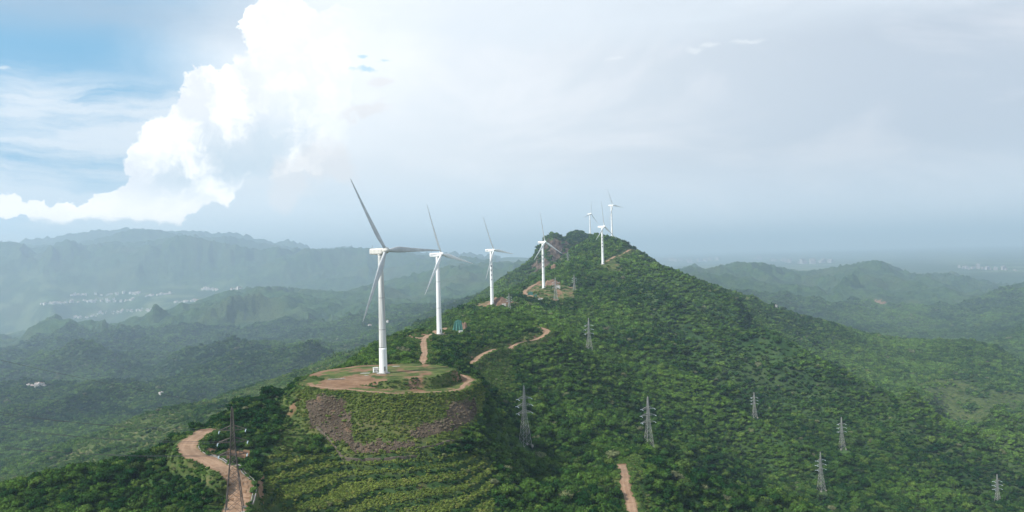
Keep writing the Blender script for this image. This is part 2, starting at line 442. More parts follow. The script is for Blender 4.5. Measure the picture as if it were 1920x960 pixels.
for k, (ln, z, w) in roads.items():
    x0, x1, y0, y1 = ln[:, 0].min() - 15, ln[:, 0].max() + 15, ln[:, 1].min() - 15, ln[:, 1].max() + 15
    m = np.argwhere((GX > x0) & (GX < x1) & (GY > y0) & (GY < y1))
    if not len(m):
        continue
    gx, gy_ = GX[m[:, 0], m[:, 1]], GY[m[:, 0], m[:, 1]]
    bd = np.full(len(m), 1e9); bz = np.zeros(len(m))
    for i in range(len(ln)):
        d = np.hypot(gx - ln[i, 0], gy_ - ln[i, 1])
        b = d < bd
        bd[b] = d[b]; bz[b] = z[i]
    t = 1 - sstep(w / 2 + .8, w / 2 + 4.5, bd)
    GZ[m[:, 0], m[:, 1]] = GZ[m[:, 0], m[:, 1]] * (1 - t) + bz * t


def road_dist(X, Y):
    bd = np.full(X.shape, 1e9)
    for k, (ln, z, w) in roads.items():
        sel = (X > ln[:, 0].min() - 25) & (X < ln[:, 0].max() + 25) & (Y > ln[:, 1].min() - 25) & (Y < ln[:, 1].max() + 25)
        idx = np.nonzero(sel)[0]
        if not len(idx):
            continue
        d = np.full(len(idx), 1e9)
        for p in ln[::2]:
            d = np.minimum(d, np.hypot(X[idx] - p[0], Y[idx] - p[1]))
        bd[idx] = np.minimum(bd[idx], d - w / 2)
    return bd


# horizon table: the steepest sight slope met before a row, per column
runmax = np.maximum.accumulate(GZ / GY, axis=0)


def visible(X, Y, Z, up, slack):
    i = np.clip(np.interp(np.log(np.maximum(Y, 61)), gv, np.arange(NR)), 0, NR - 1.001).astype(int)
    j = np.clip(np.round(np.interp(X / np.maximum(Y, 61), ga, np.arange(NC))), 0, NC - 1).astype(int)
    return (Z + up) / Y > runmax[np.maximum(i - 2, 0), j] - slack


# ------------------------------------------------------------------ zones (outlined on the photograph, kept as ground)
Z_RUB_L = [(575, 752), (612, 742), (648, 747), (656, 790), (664, 835), (640, 832), (605, 812), (575, 786)]
Z_RUB_R = [(762, 812), (800, 795), (838, 785), (850, 755), (892, 752), (896, 770), (880, 793), (840, 810), (800, 820), (770, 822)]
Z_RUB_B = [(650, 833), (700, 830), (780, 828), (778, 842), (700, 848), (655, 846)]
Z_RED = [(594, 722), (615, 712), (650, 704), (690, 706), (726, 712), (700, 720), (668, 724), (652, 732), (664, 741), (640, 740), (618, 732)]
Z_T2 = [(752, 640), (765, 626), (815, 612), (880, 618), (878, 630), (850, 634), (812, 640), (790, 646)]
Z_BANK = [(872, 688), (896, 664), (925, 650), (985, 634), (1012, 618), (1022, 612), (1032, 622), (1020, 634), (960, 654), (910, 668)]
Z_SHRUBV = [(880, 690), (912, 668), (958, 664), (962, 690), (958, 715), (968, 745), (940, 740), (915, 722), (895, 705)]
Z_T4 = [(972, 556), (990, 534), (1012, 526), (1040, 532), (1086, 541), (1082, 556), (1060, 566), (1020, 566), (990, 560)]
Z_T3 = [(885, 577), (888, 566), (960, 560), (975, 568), (968, 578)]
Z_T5 = [(1126, 500), (1136, 490), (1192, 468), (1200, 474), (1160, 488), (1162, 505), (1175, 522), (1150, 512)]
Z_MEADOW = [(1712, 722), (1760, 712), (1810, 712), (1850, 730), (1940, 742), (1940, 772), (1870, 782), (1830, 796), (1790, 792), (1760, 770), (1745, 745)]
Z_OUTCROP = [(1800, 690), (1820, 668), (1850, 660), (1872, 668), (1850, 690), (1832, 712), (1822, 700)]
Z_PEAKROCK = [(985, 530), (1000, 492), (1012, 462), (1030, 448), (1060, 452), (1085, 460), (1108, 456), (1090, 478), (1060, 492), (1035, 512), (1010, 526)]
Z_SOIL = [(478, 905), (500, 890), (522, 905), (528, 930), (500, 945), (484, 930)]
Z_CUT = [(378, 838), (400, 826), (432, 842), (470, 845), (482, 862), (462, 878), (430, 872), (400, 860)]
Z_STRIP = [(522, 740), (545, 730), (575, 745), (570, 790), (600, 825), (560, 850), (520, 860), (505, 900), (480, 905), (520, 840), (530, 790)]
Z_SPUR = [(-120, 960), (-80, 930), (0, 893), (93, 874), (167, 821), (283, 765), (400, 744), (530, 698), (600, 676), (690, 640), (730, 628), (720, 652), (650, 690), (560, 722), (470, 765), (400, 800), (300, 850), (200, 880), (100, 900), (0, 940), (-100, 980)]
Z_QUARRY = [(1640, 561), (1652, 563), (1668, 568), (1666, 573), (1650, 572), (1640, 567)]
Z_ROADV = [(1160, 862), (1200, 855), (1215, 880), (1206, 910), (1225, 945), (1240, 975), (1205, 975), (1190, 930), (1182, 890)]

gpxp, gpyp = unlev(ga[None] + 0 * GZ, GZ / GY)
_qx = fbm(GX / 9, GY / 9, 4, 201) * .006 * 1500 + fbm(GX / 40, GY / 40, 3, 203) * 5
_qy = fbm(GX / 9, GY / 9, 4, 202) * .003 * 1500
_qf = np.clip(GY / 420, .5, 3)
gpxr, gpyr = gpxp + _qx, gpyp + _qy * np.clip(420 / GY, .2, 1.2)
A_dirt = np.zeros_like(GZ); A_rock = np.zeros_like(GZ); A_grass = np.zeros_like(GZ); A_field = np.zeros_like(GZ)
inpad = near & (r_ < rb_)
padn = fbm(GX / 11, GY / 11, 4, 51)
A_grass[inpad] = 1
A_dirt[inpad] = np.clip(.40 + padn[inpad] * .6, 0, .8)
A_dirt[inpad & inpoly(gpxr, gpyr, Z_RED)] = 1
# bare rim on the left back edge of the pad
rim = inpad & (np.abs(r_ - rp_ + .5) < 2.2) & ((th_ > R(95)) | (th_ < R(-172)))
A_dirt[rim] = 1
A_grass[fillslope] = 1
for zz in (Z_RUB_L, Z_RUB_R, Z_RUB_B):
    A_rock[(GY < 400) & inpoly(gpxr, gpyr, zz)] = 1
for zz, y0, y1, dv, gv_ in ((Z_T2, 560, 760, .35, 1), (Z_BANK, 520, 800, .35, 1), (Z_T4, 980, 1250, .4, 1), (Z_T3, 880, 1000, .6, 1), (Z_T5, 1220, 1560, .15, 1), (Z_MEADOW, 1050, 1900, 0, .75), (Z_SOIL, 240, 340, .9, .4), (Z_CUT, 260, 360, .8, .5), (Z_STRIP, 280, 420, .1, .9), (Z_ROADV, 280, 480, .15, 1), (Z_SHRUBV, 450, 700, .05, .9)):
    m = (GY > y0) & (GY < y1) & inpoly(gpxr, gpyr, zz)
    A_grass[m] = gv_
    A_dirt[m] = np.maximum(A_dirt[m], np.clip(dv + padn[m] * .6 * (dv > .05), 0, 1))
m = (GY > 1050) & (GY < 1900) & inpoly(gpxr, gpyr, Z_MEADOW)
A_grass[m] = np.clip(.72 + fbm(GX[m] / 45, GY[m] / 45, 4, 301) * .75, 0, .8)
m = (GY > 740) & (GY < 1560) & inpoly(gpxr, gpyr, Z_SPUR)
A_grass[m] = np.maximum(A_grass[m], np.clip(.85 + fbm(GX[m] / 60, GY[m] / 60, 4, 311) * .9, 0, 1))
m = (GY > 1500) & (GY < 1900) & inpoly(gpxr, gpyr, Z_OUTCROP); A_rock[m] = np.clip(.5 + fbm(GX[m] / 25, GY[m] / 25, 3, 302) * .6, 0, .8)
m = (GY > 1820) & (GY < 2240) & inpoly(gpxr, gpyr, Z_PEAKROCK); A_rock[m] = np.clip(.75 + fbm(GX[m] / 30, GY[m] / 60, 3, 61) * .8, 0, 1)
m = (GY < 400) & fillslope & (A_rock > .5)
A_dirt[m] = np.clip(.1 + fbm(GX[m] / 7, GY[m] / 7, 3, 321) * .7, 0, .7)
m = (GY > 3300) & (GY < 5600) & inpoly(gpxp, gpyp, Z_QUARRY); A_dirt[m] = 1
A_grass[(terr > .5)] = np.where(((qf > .45) & (qf < .9))[terr > .5], .12, .55)
A_dirt[(terr > .5)] = np.clip(padn[terr > .5] - .35, 0, .5)
A_field = np.maximum(A_field, townp * sstep(-.1, .35, fbm(GX / 260, GY / 260, 3, 91)))
A_field = np.maximum(A_field, plain * sstep(-.2, .4, fbm(GX / 900, GY / 900, 3, 92)) * (GY < 40000))
rd = np.full(GZ.shape, 1e9)
m = (GY < 1700)
rd[m] = road_dist(GX[m], GY[m])
A_dirt = np.maximum(A_dirt, (rd < .3) * 1.0)
A_grass = np.maximum(A_grass, (rd < 4) * .8)

# ------------------------------------------------------------------ materials


def new_mat(name):
    m = bpy.data.materials.new(name)
    m.use_nodes = True
    nt = m.node_tree
    nt.nodes.clear()
    return m, nt


class NB:
    """tiny helper to write node graphs as expressions"""

    def __init__(self, nt):
        self.nt = nt

    def node(self, typ, **kw):
        nd = self.nt.nodes.new(typ)
        for k, v in kw.items():
            setattr(nd, k, v)
        return nd

    def link(self, src, sock):
        if isinstance(src, (int, float)):
            sock.default_value = src
        elif isinstance(src, (tuple, list)):
            v = list(src)
            if len(sock.default_value) == 4 and len(v) == 3:
                v.append(1)
            sock.default_value = v
        else:
            self.nt.links.new(src, sock)

    def m(self, op, a, b=0.0, c=None, clamp=False):
        nd = self.node('ShaderNodeMath', operation=op, use_clamp=clamp)
        self.link(a, nd.inputs[0]); self.link(b, nd.inputs[1])
        if c is not None:
            self.link(c, nd.inputs[2])
        return nd.outputs[0]

    def vm(self, op, a, b=(0, 0, 0), out=0):
        nd = self.node('ShaderNodeVectorMath', operation=op)
        self.link(a, nd.inputs[0]); self.link(b, nd.inputs[1])
        return nd.outputs[out]

    def mix(self, f, a, b, blend='MIX'):
        nd = self.node('ShaderNodeMix', data_type='RGBA', blend_type=blend)
        self.link(f, nd.inputs[0]); self.link(a, nd.inputs[6]); self.link(b, nd.inputs[7])
        return nd.outputs[2]

    def ss(self, x, a, b, lo=0.0, hi=1.0):
        nd = self.node('ShaderNodeMapRange', interpolation_type='SMOOTHSTEP')
        self.link(x, nd.inputs[0])
        for i, v in enumerate((a, b, lo, hi)):
            self.link(v, nd.inputs[i + 1])
        return nd.outputs[0]

    def noise(self, vec, scale, detail=4, rough=.5, dist=0.0, out=0):
        nd = self.node('ShaderNodeTexNoise')
        self.link(vec, nd.inputs['Vector']); self.link(scale, nd.inputs['Scale'])
        nd.inputs['Detail'].default_value = detail; nd.inputs['Roughness'].default_value = rough
        nd.inputs['Distortion'].default_value = dist
        return nd.outputs[out]

    def vor(self, vec, scale, out='Distance', feature='F1'):
        nd = self.node('ShaderNodeTexVoronoi', feature=feature)
        self.link(vec, nd.inputs['Vector']); self.link(scale, nd.inputs['Scale'])
        return nd.outputs[out]

    def comb(self, x, y, z=0.0):
        nd = self.node('ShaderNodeCombineXYZ')
        for i, v in enumerate((x, y, z)):
            self.link(v, nd.inputs[i])
        return nd.outputs[0]

    def attr(self, name):
        return self.node('ShaderNodeAttribute', attribute_name=name).outputs['Fac']

    def bump(self, h, strength=.5, dist=1.0):
        nd = self.node('ShaderNodeBump')
        nd.inputs['Strength'].default_value = strength
        nd.inputs['Distance'].default_value = dist
        self.link(h, nd.inputs['Height'])
        return nd.outputs[0]

    def principled(self, colr, rough=.7, normal=None, metal=0.0, spec=.3):
        nd = self.node('ShaderNodeBsdfPrincipled')
        self.link(colr, nd.inputs['Base Color']); self.link(rough, nd.inputs['Roughness'])
        nd.inputs['Metallic'].default_value = metal
        nd.inputs['Specular IOR Level'].default_value = spec
        if normal is not None:
            self.nt.links.new(normal, nd.inputs['Normal'])
        return nd.outputs[0]

    def out(self, sh):
        o = self.node('ShaderNodeOutputMaterial')
        self.nt.links.new(sh, o.inputs[0])


def simple_mat(name, c1, c2, scale=.5, rough=.7, metal=0.0, bump=0.0, stretch=(1, 1, 1), spec=.3):
    m, nt = new_mat(name)
    b = NB(nt)
    tc = b.node('ShaderNodeTexCoord').outputs['Object']
    v = b.vm('MULTIPLY', tc, stretch)
    nz = b.noise(v, scale, 6, .6)
    f = b.ss(nz, .35, .68)
    nrm = b.bump(nz, bump, .1) if bump else None
    b.out(b.principled(b.mix(f, c1, c2), rough, nrm, metal, spec))
    return m


def ground_mat():
    m, nt = new_mat('ground')
    b = NB(nt)
    pos = b.node('ShaderNodeNewGeometry').outputs['Position']
    sep = b.node('ShaderNodeSeparateXYZ'); nt.links.new(pos, sep.inputs[0])
    n_big = b.noise(pos, 1 / 420, 4, .6)
    n_mid = b.noise(pos, 1 / 60, 5, .65)
    n_fine = b.noise(pos, 1 / 7, 4, .7)
    cell = b.vor(pos, 1 / 9)
    cellc = b.node('ShaderNodeSeparateColor'); nt.links.new(b.vor(pos, 1 / 9, 'Color'), cellc.inputs[0])
    # canopy of the far woods: every cell of about nine metres is one crown
    base = b.mix(b.ss(n_mid, .32, .68), (.013, .040, .014), (.050, .095, .028))
    base = b.mix(b.ss(n_big, .45, .7), base, (.058, .080, .030))
    base = b.mix(b.m('MULTIPLY', b.ss(cellc.outputs[0], .5, 1), .5), base, (.060, .088, .032))
    base = b.mix(b.m('MULTIPLY', b.ss(cellc.outputs[1], .6, 1), .6), base, (.012, .028, .014))
    # bare scars and thin dry grass here and there on the far slopes
    scar = b.m('MULTIPLY', b.ss(b.noise(pos, 1 / 150, 5, .7), .66, .72), b.ss(b.noise(pos, 1 / 1100, 2, .5), .5, .6))
    base = b.mix(b.m('MULTIPLY', scar, .55), base, (.21, .165, .10))
    # grass
    g = b.mix(b.ss(n_fine, .35, .65), (.040, .064, .018), (.098, .122, .036))
    g = b.mix(b.ss(b.noise(pos, 1 / 17, 4, .6), .5, .72), g, (.125, .115, .050))
    colr = b.mix(b.m('MULTIPLY', b.attr('grass'), b.ss(n_mid, .2, .45, .7, 1)), base, g)
    # fields
    fcell = b.node('ShaderNodeSeparateColor'); nt.links.new(b.vor(b.vm('MULTIPLY', pos, (1, .6, 1)), 1 / 110, 'Color'), fcell.inputs[0])
    fc = b.mix(fcell.outputs[0], (.060, .105, .038), (.14, .165, .075))
    colr = b.mix(b.m('MULTIPLY', b.attr('field'), .8), colr, fc)
    # rock
    rn = b.noise(b.vm('MULTIPLY', pos, (1, 1, .35)), 1 / 14, 7, .7)
    rc = b.mix(b.ss(rn, .38, .66), (.050, .036, .026), (.140, .105, .080))
    ra = b.attr('rock')
    rf = b.ss(b.m('ADD', ra, b.m('MULTIPLY', b.m('SUBTRACT', n_mid, .5), .9)), .45, .6)
    colr = b.mix(rf, colr, rc)
    # dirt
    dn = b.noise(pos, 1 / 5, 6, .7)
    dc = b.mix(b.ss(dn, .3, .7), (.145, .085, .050), (.235, .150, .095))
    df = b.ss(b.m('ADD', b.attr('dirt'), b.m('MULTIPLY', b.m('SUBTRACT', n_fine, .5), .8)), .4, .75)
    colr = b.mix(df, colr, dc)
    # relief: crowns of the far woods, roughness of rock and soil
    crown = b.m('SUBTRACT', 1.0, b.m('MULTIPLY', cell, 1.0))
    hcan = b.m('ADD', b.m('MULTIPLY', crown, 4.5), b.m('MULTIPLY', n_fine, 2.5))
    hcan = b.m('MULTIPLY', hcan, b.ss(sep.outputs[1], 700, 1600, .12, 1))
    hcan = b.m('ADD', hcan, b.m('MULTIPLY', b.m('MULTIPLY', rn, rf), 6.0))
    nrm = b.bump(hcan, .8, 1.0)
    b.out(b.principled(colr, .95, nrm, 0, .05))
    return m


def dirt_mat():
    m, nt = new_mat('dirt_road')
    b = NB(nt)
    pos = b.node('ShaderNodeNewGeometry').outputs['Position']
    uv = b.node('ShaderNodeAttribute', attribute_name='across').outputs['Fac']
    n1 = b.noise(pos, 1 / 6, 6, .7)
    n2 = b.noise(pos, 1 / 1.2, 4, .6)
    c = b.mix(b.ss(n1, .3, .7), (.195, .118, .074), (.300, .200, .130))
    c = b.mix(b.m('MULTIPLY', b.ss(n2, .5, .75), .5), c, (.37, .27, .195))
    # two wheel tracks worn paler, a darker middle
    tr = b.m('ABSOLUTE', b.m('SUBTRACT', b.m('ABSOLUTE', b.m('SUBTRACT', uv, .5)), .2))
    c = b.mix(b.m('MULTIPLY', b.ss(tr, .1, .02), .4), c, (.35, .24, .165))
    ed = b.m('ADD', b.m('ABSOLUTE', b.m('SUBTRACT', uv, .5)), b.m('ADD', b.m('MULTIPLY', b.m('SUBTRACT', n2, .5), .3), b.m('MULTIPLY', b.m('SUBTRACT', n1, .5), .45)))
    c = b.mix(b.m('MULTIPLY', b.ss(b.noise(pos, 1 / 16, 4, .6), .45, .7), .55), c, (.15, .105, .070))
    c = b.mix(b.ss(ed, .4, .52), c, (.12, .105, .045))
    b.out(b.principled(c, .95, b.bump(n2, .5, .15), 0, .1))
    return m


def foliage_mat(name, dark, light, yellow):
    m, nt = new_mat(name)
    b = NB(nt)
    oi = b.node('ShaderNodeObjectInfo')
    geo_ = b.node('ShaderNodeNewGeometry')
    pos = geo_.outputs['Position']
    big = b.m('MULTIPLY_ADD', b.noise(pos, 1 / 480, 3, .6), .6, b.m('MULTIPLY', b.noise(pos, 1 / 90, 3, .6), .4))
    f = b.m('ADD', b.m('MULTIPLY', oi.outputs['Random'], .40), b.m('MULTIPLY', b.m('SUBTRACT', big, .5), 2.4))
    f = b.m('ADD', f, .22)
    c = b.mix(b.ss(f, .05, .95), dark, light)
    rr = b.m('FRACT', b.m('MULTIPLY', oi.outputs['Random'], 17.31))
    c = b.mix(b.m('MULTIPLY', b.ss(rr, .8, .97), .45), c, yellow)
    c = b.mix(b.m('MULTIPLY', b.ss(rr, .12, .0), .5), c, (.045, .050, .028))
    c = b.mix(b.m('MULTIPLY', b.m('LESS_THAN', b.m('FRACT', b.m('MULTIPLY', oi.outputs['Random'], 91.7)), .010), .6), c, (.17, .165, .10))
    isl = geo_.outputs['Random Per Island']
    hv = b.node('ShaderNodeHueSaturation')
    hv.inputs['Saturation'].default_value = 1.0
    b.link(b.ss(isl, 0, 1, .72, 1.34), hv.inputs['Value'])
    b.link(b.m('ADD', .49, b.m('MULTIPLY', isl, .02)), hv.inputs['Hue'])
    b.link(c, hv.inputs['Color'])
    c = hv.outputs[0]
    dif = b.node('ShaderNodeBsdfDiffuse'); b.link(c, dif.inputs[0])
    tr = b.node('ShaderNodeBsdfTranslucent')
    b.link(b.mix(.5, c, (.10, .14, .02)), tr.inputs[0])
    ms = b.node('ShaderNodeMixShader'); ms.inputs[0].default_value = .12
    nt.links.new(dif.outputs[0], ms.inputs[1]); nt.links.new(tr.outputs[0], ms.inputs[2])
    b.out(ms.outputs[0])
    return m


M = {
    'ground': ground_mat(), 'dirt': dirt_mat(),
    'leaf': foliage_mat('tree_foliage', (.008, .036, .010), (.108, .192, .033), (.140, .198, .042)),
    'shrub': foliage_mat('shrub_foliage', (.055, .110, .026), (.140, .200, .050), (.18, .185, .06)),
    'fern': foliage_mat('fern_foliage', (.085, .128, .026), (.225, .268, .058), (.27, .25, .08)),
    'bark': simple_mat('bark', (.06, .045, .03), (.13, .10, .075), 2, .9),
    'white': simple_mat('white_paint', (.74, .745, .73), (.83, .83, .815), .25, .5, stretch=(1, 1, .25)),
    'beige': simple_mat('weathered_paint', (.50, .485, .44), (.64, .62, .565), .6, .6, stretch=(1, 1, .3)),
    'tower_old': simple_mat('streaked_paint', (.40, .40, .38), (.68, .68, .65), .5, .6, stretch=(1.6, 1.6, .08)),
    'blade': simple_mat('blade_paint', (.42, .44, .45), (.55, .56, .56), .15, .55),
    'seam': simple_mat('seam', (.20, .20, .19), (.33, .33, .31), 1, .7),
    'mark': simple_mat('mark_paint', (.20, .21, .23), (.30, .31, .33), 1, .7),
    'concrete': simple_mat('concrete', (.20, .19, .17), (.32, .305, .28), .7, .9, bump=.3),
    'steel': simple_mat('galvanised_steel', (.27, .27, .265), (.39, .39, .37), .3, .55, .3),
    'steel_dark': simple_mat('dark_steel', (.075, .065, .058), (.14, .115, .10), .3, .7, .2),
    'insul': simple_mat('insulator_glass', (.42, .52, .56), (.62, .70, .72), 2, .25),
    'wire': simple_mat('wire', (.05, .05, .055), (.09, .09, .095), 1, .6, .3),
    'tarp': simple_mat('tarpaulin', (.022, .095, .075), (.045, .155, .122), .5, .75, bump=.4),
    'stone': simple_mat('rubble_stone', (.066, .050, .030), (.155, .124, .080), .9, .95, bump=.5),
    'wallstone': simple_mat('wall_stone', (.085, .068, .052), (.17, .14, .11), 1.5, .95, bump=.5),
    'house': simple_mat('house_wall', (.60, .57, .54), (.80, .78, .75), .05, .8),
    'city': simple_mat('city_wall', (.26, .25, .25), (.40, .37, .36), .05, .85),
    'roof': simple_mat('house_roof', (.30, .20, .17), (.52, .44, .41), .05, .85),
    'dark': simple_mat('dark_opening', (.02, .02, .02), (.05, .05, .05), 1, .6),
    'redsoil': simple_mat('red_soil', (.145, .092, .060), (.235, .155, .105), .2, .95, bump=.4),
}


# ------------------------------------------------------------------ object helpers
def tag(o, label=None, cat=None, group=None, kind=None):
    for k, v in (('label', label), ('category', cat), ('group', group), ('kind', kind)):
        if v:
            o[k] = v
    return o


def link(o, parent=None):
    col.objects.link(o)
    if parent is not None:
        o.parent = parent
    return o


def empty(name, loc, rz=0.0):
    o = bpy.data.objects.new(name, None)
    o.empty_display_size = 1
    o.location = loc
    o.rotation_euler = (0, 0, rz)
    return link(o)


def mesh_obj(name, verts, faces, mats, parent=None, smooth=False, fmat=None):
    me = bpy.data.meshes.new(name)
    me.from_pydata([tuple(v) for v in verts], [], faces)
    for m in (mats if isinstance(mats, (list, tuple)) else [mats]):
        me.materials.append(m)
    if fmat is not None:
        me.polygons.foreach_set('material_index', fmat)
    if smooth:
        me.polygons.foreach_set('use_smooth', [True] * len(me.polygons))
    me.update()
    return link(bpy.data.objects.new(name, me), parent)


class MB:
    """collects boxes, bars, lathes; build() links them as one mesh object"""

    def __init__(self):
        self.v, self.f, self.fm = [], [], []

    def add(self, vs, fs, mi=0):
        o = len(self.v)
        self.v += [tuple(p) for p in vs]
        self.f += [tuple(i + o for i in f) for f in fs]
        self.fm += [mi] * len(fs)

    def box(self, c, s, rz=0.0, mi=0):
        hx, hy, hz = s[0] / 2, s[1] / 2, s[2] / 2
        cz, sz = math.cos(rz), math.sin(rz)
        vs = []
        for x, y, z in ((-1, -1, -1), (1, -1, -1), (1, 1, -1), (-1, 1, -1), (-1, -1, 1), (1, -1, 1), (1, 1, 1), (-1, 1, 1)):
            X, Y = x * hx, y * hy
            vs.append((c[0] + X * cz - Y * sz, c[1] + X * sz + Y * cz, c[2] + z * hz))
        self.add(vs, [(0, 3, 2, 1), (4, 5, 6, 7), (0, 1, 5, 4), (1, 2, 6, 5), (2, 3, 7, 6), (3, 0, 4, 7)], mi)

    def bar(self, a, b, t, t2=None, mi=0, n=4):
        a, b = Vector(a), Vector(b)
        d = b - a
        if d.length < 1e-6:
            return
        q = d.normalized()
        u = q.orthogonal().normalized(); w = q.cross(u)
        t2 = t if t2 is None else t2
        vs = []
        for p, r in ((a, t / 2), (b, t2 / 2)):
            for k in range(n):
                an = 2 * math.pi * (k + .5) / n
                vs.append(p + (u * math.cos(an) + w * math.sin(an)) * r * 1.2)
        fs = [(k, (k + 1) % n, n + (k + 1) % n, n + k) for k in range(n)]
        fs += [tuple(reversed(range(n))), tuple(range(n, 2 * n))]
        self.add(vs, fs, mi)

    def lathe(self, prof, n=24, axis='Z', org=(0, 0, 0), mi=0):
        vs, fs = [], []
        for r, z in prof:
            for k in range(n):
                an = 2 * math.pi * k / n
                c, s = r * math.cos(an), r * math.sin(an)
                p = (c, s, z) if axis == 'Z' else (c, z, s)
                vs.append((p[0] + org[0], p[1] + org[1], p[2] + org[2]))
        for i in range(len(prof) - 1):
            for k in range(n):
                f = (i * n + k, i * n + (k + 1) % n, (i + 1) * n + (k + 1) % n, (i + 1) * n + k)
                fs.append(f if axis == 'Z' else tuple(reversed(f)))
        fs.append(tuple(reversed(range(n))) if axis == 'Z' else tuple(range(n)))
        t = tuple(range((len(prof) - 1) * n, len(prof) * n))
        fs.append(t if axis == 'Z' else tuple(reversed(t)))
        self.add(vs, fs, mi)

    def build(self, name, mats, parent=None, smooth=False):
        return mesh_obj(name, self.v, self.f, mats, parent, smooth, self.fm)


# ------------------------------------------------------------------ ground sheet
def build_ground():
    me = bpy.data.meshes.new('ground')
    nv = NR * NC
    me.vertices.add(nv)
    me.vertices.foreach_set('co', np.stack([GX, GY, GZ], -1).astype(np.float32).ravel())
    ii, jj = np.meshgrid(np.arange(NR - 1), np.arange(NC - 1), indexing='ij')
    a = (ii * NC + jj).ravel()
    quads = np.stack([a, a + 1, a + NC + 1, a + NC], -1).astype(np.int32)
    nf = len(quads)
    me.loops.add(nf * 4)
    me.loops.foreach_set('vertex_index', quads.ravel())
    me.polygons.add(nf)
    me.polygons.foreach_set('loop_start', np.arange(0, nf * 4, 4, dtype=np.int32))
    me.polygons.foreach_set('use_smooth', np.ones(nf, bool))
    for nm, arr in (('dirt', A_dirt), ('rock', A_rock), ('grass', A_grass), ('field', A_field)):
        at_ = me.attributes.new(nm, 'FLOAT', 'POINT')
        at_.data.foreach_set('value', arr.astype(np.float32).ravel())
    me.materials.append(M['ground'])
    me.update(calc_edges=True)
    o = link(bpy.data.objects.new('ground', me))
    return tag(o, 'green mountain ridge, wooded valleys and far blue hills', kind='structure')


build_ground()


def strip_mesh(name, ln, z, w, lift, mat, ragged=.0):
    t = np.gradient(ln, axis=0)
    t /= np.linalg.norm(t, axis=1)[:, None] + 1e-9
    nrm = np.stack([-t[:, 1], t[:, 0]], -1)
    vs, ac, fs = [], [], []
    K = 7
    for i in range(len(ln)):
        for k in range(K):
            s = k / (K - 1)
            ww = w * (1 + ragged * (random.random() - .5) * (k in (0, K - 1)))
            p = ln[i] + nrm[i] * (s - .5) * ww
            vs.append((p[0], p[1], max(z[i], float(height(p[0], p[1]))) + lift)); ac.append(s)
    for i in range(len(ln) - 1):
        for k in range(K - 1):
            a = i * K + k
            fs.append((a, a + K, a + K + 1, a + 1))
    o = mesh_obj(name, vs, fs, mat, smooth=True)
    o.data.attributes.new('across', 'FLOAT', 'POINT').data.foreach_set('value', np.array(ac, np.float32))
    # up-facing
    if o.data.polygons[0].normal.z < 0:
        o.data.flip_normals()
    return o


road_labels = {
    'left': 'wide reddish dirt road winding past the dark pylon at lower left',
    'right': 'narrow dirt road between dark trees at the bottom right of the middle',
    'bend': 'dirt track bending along the bank under the wooded knoll',
    'saddle': 'reddish dirt road from the round platform up to the second turbine',
    'fork': 'short dirt fork leading left from the second turbine',
    'clearing': 'orange dirt road at the clearing of the fourth turbine',
    'summit': 'thin dirt road climbing right from the fifth turbine to the summit shoulder',
    'ring': 'dirt track curving round the front of the turbine platform',
}
for k, (ln, z, w) in roads.items():
    o = strip_mesh('dirt_road', ln, z, w, .06 if k in ('left', 'right', 'ring') else (.2 if k in ('saddle', 'fork', 'bend') else .5), M['dirt'], .12)
    tag(o, road_labels[k], kind='structure')


# ------------------------------------------------------------------ wind turbines
def blade_mesh(L=41.0):
    vs, fs = [], []
    st = [(0, 1.7, 1.0, 14), (.02, 1.75, 1.0, 14), (.06, 1.95, .80, 14), (.11, 2.5, .50, 13), (.17, 3.15, .31, 11), (.24, 3.2, .25, 9), (.34, 2.75, .22, 6.5), (.46, 2.2, .20, 4), (.6, 1.7, .18, 2.2), (.74, 1.28, .17, 1), (.87, .9, .16, .3), (.95, .6, .16, 0), (.99, .3, .16, 0), (1.0, .1, .2, 0)]
    n = 16
    for s, ch, th, tw in st:
        tw = R(tw)
        for k in range(n):
            an = 2 * math.pi * k / n
            cx = math.cos(an)
            x = (cx * .5) * ch
            # sharpen the trailing edge
            y = math.sin(an) * .5 * ch * th * (1 if th > .9 else (.55 + .45 * (1 - (cx + 1) / 2) ** .6 if cx > -1 else 1))
            x += ch * (.5 - .28) * (1 - th) * 0.9
            X = x * math.cos(tw) - y * math.sin(tw)
            Y = x * math.sin(tw) + y * math.cos(tw)
            vs.append((X, Y + (s ** 2) * .9, s * L))
    for i in range(len(st) - 1):
        for k in range(n):
            fs.append((i * n + k, i * n + (k + 1) % n, (i + 1) * n + (k + 1) % n, (i + 1) * n + k))
    fs.append(tuple(reversed(range(n))))
    fs.append(tuple(range((len(st) - 1) * n, len(st) * n)))
    return vs, fs


def glyph(mb, p, u, v, s, nrm, seed):
    """a block of dark brush strokes, as unreadable as in the photograph"""
    r = random.Random(seed)
    p, u, v, nrm = Vector(p), Vector(u), Vector(v), Vector(nrm)

    def stroke(a, b, t):
        A_ = p + u * a[0] * s + v * a[1] * s
        B_ = p + u * b[0] * s + v * b[1] * s
        mb.bar(A_ + nrm * .02, B_ + nrm * .02, t * s)
    for yy in (.42, .1, -.38):
        if r.random() < .9:
            x0 = -.45 + r.random() * .12
            stroke((x0, yy), (.45 - r.random() * .12, yy + .03), .13)
    for xx in (-.38, 0, .36):
        if r.random() < .75:
            stroke((xx, .46), (xx + .02, -.46 + r.random() * .3), .13)
    stroke((-.1, .1), (-.42, -.45), .12)
    stroke((.08, .05), (.42, -.45), .12)


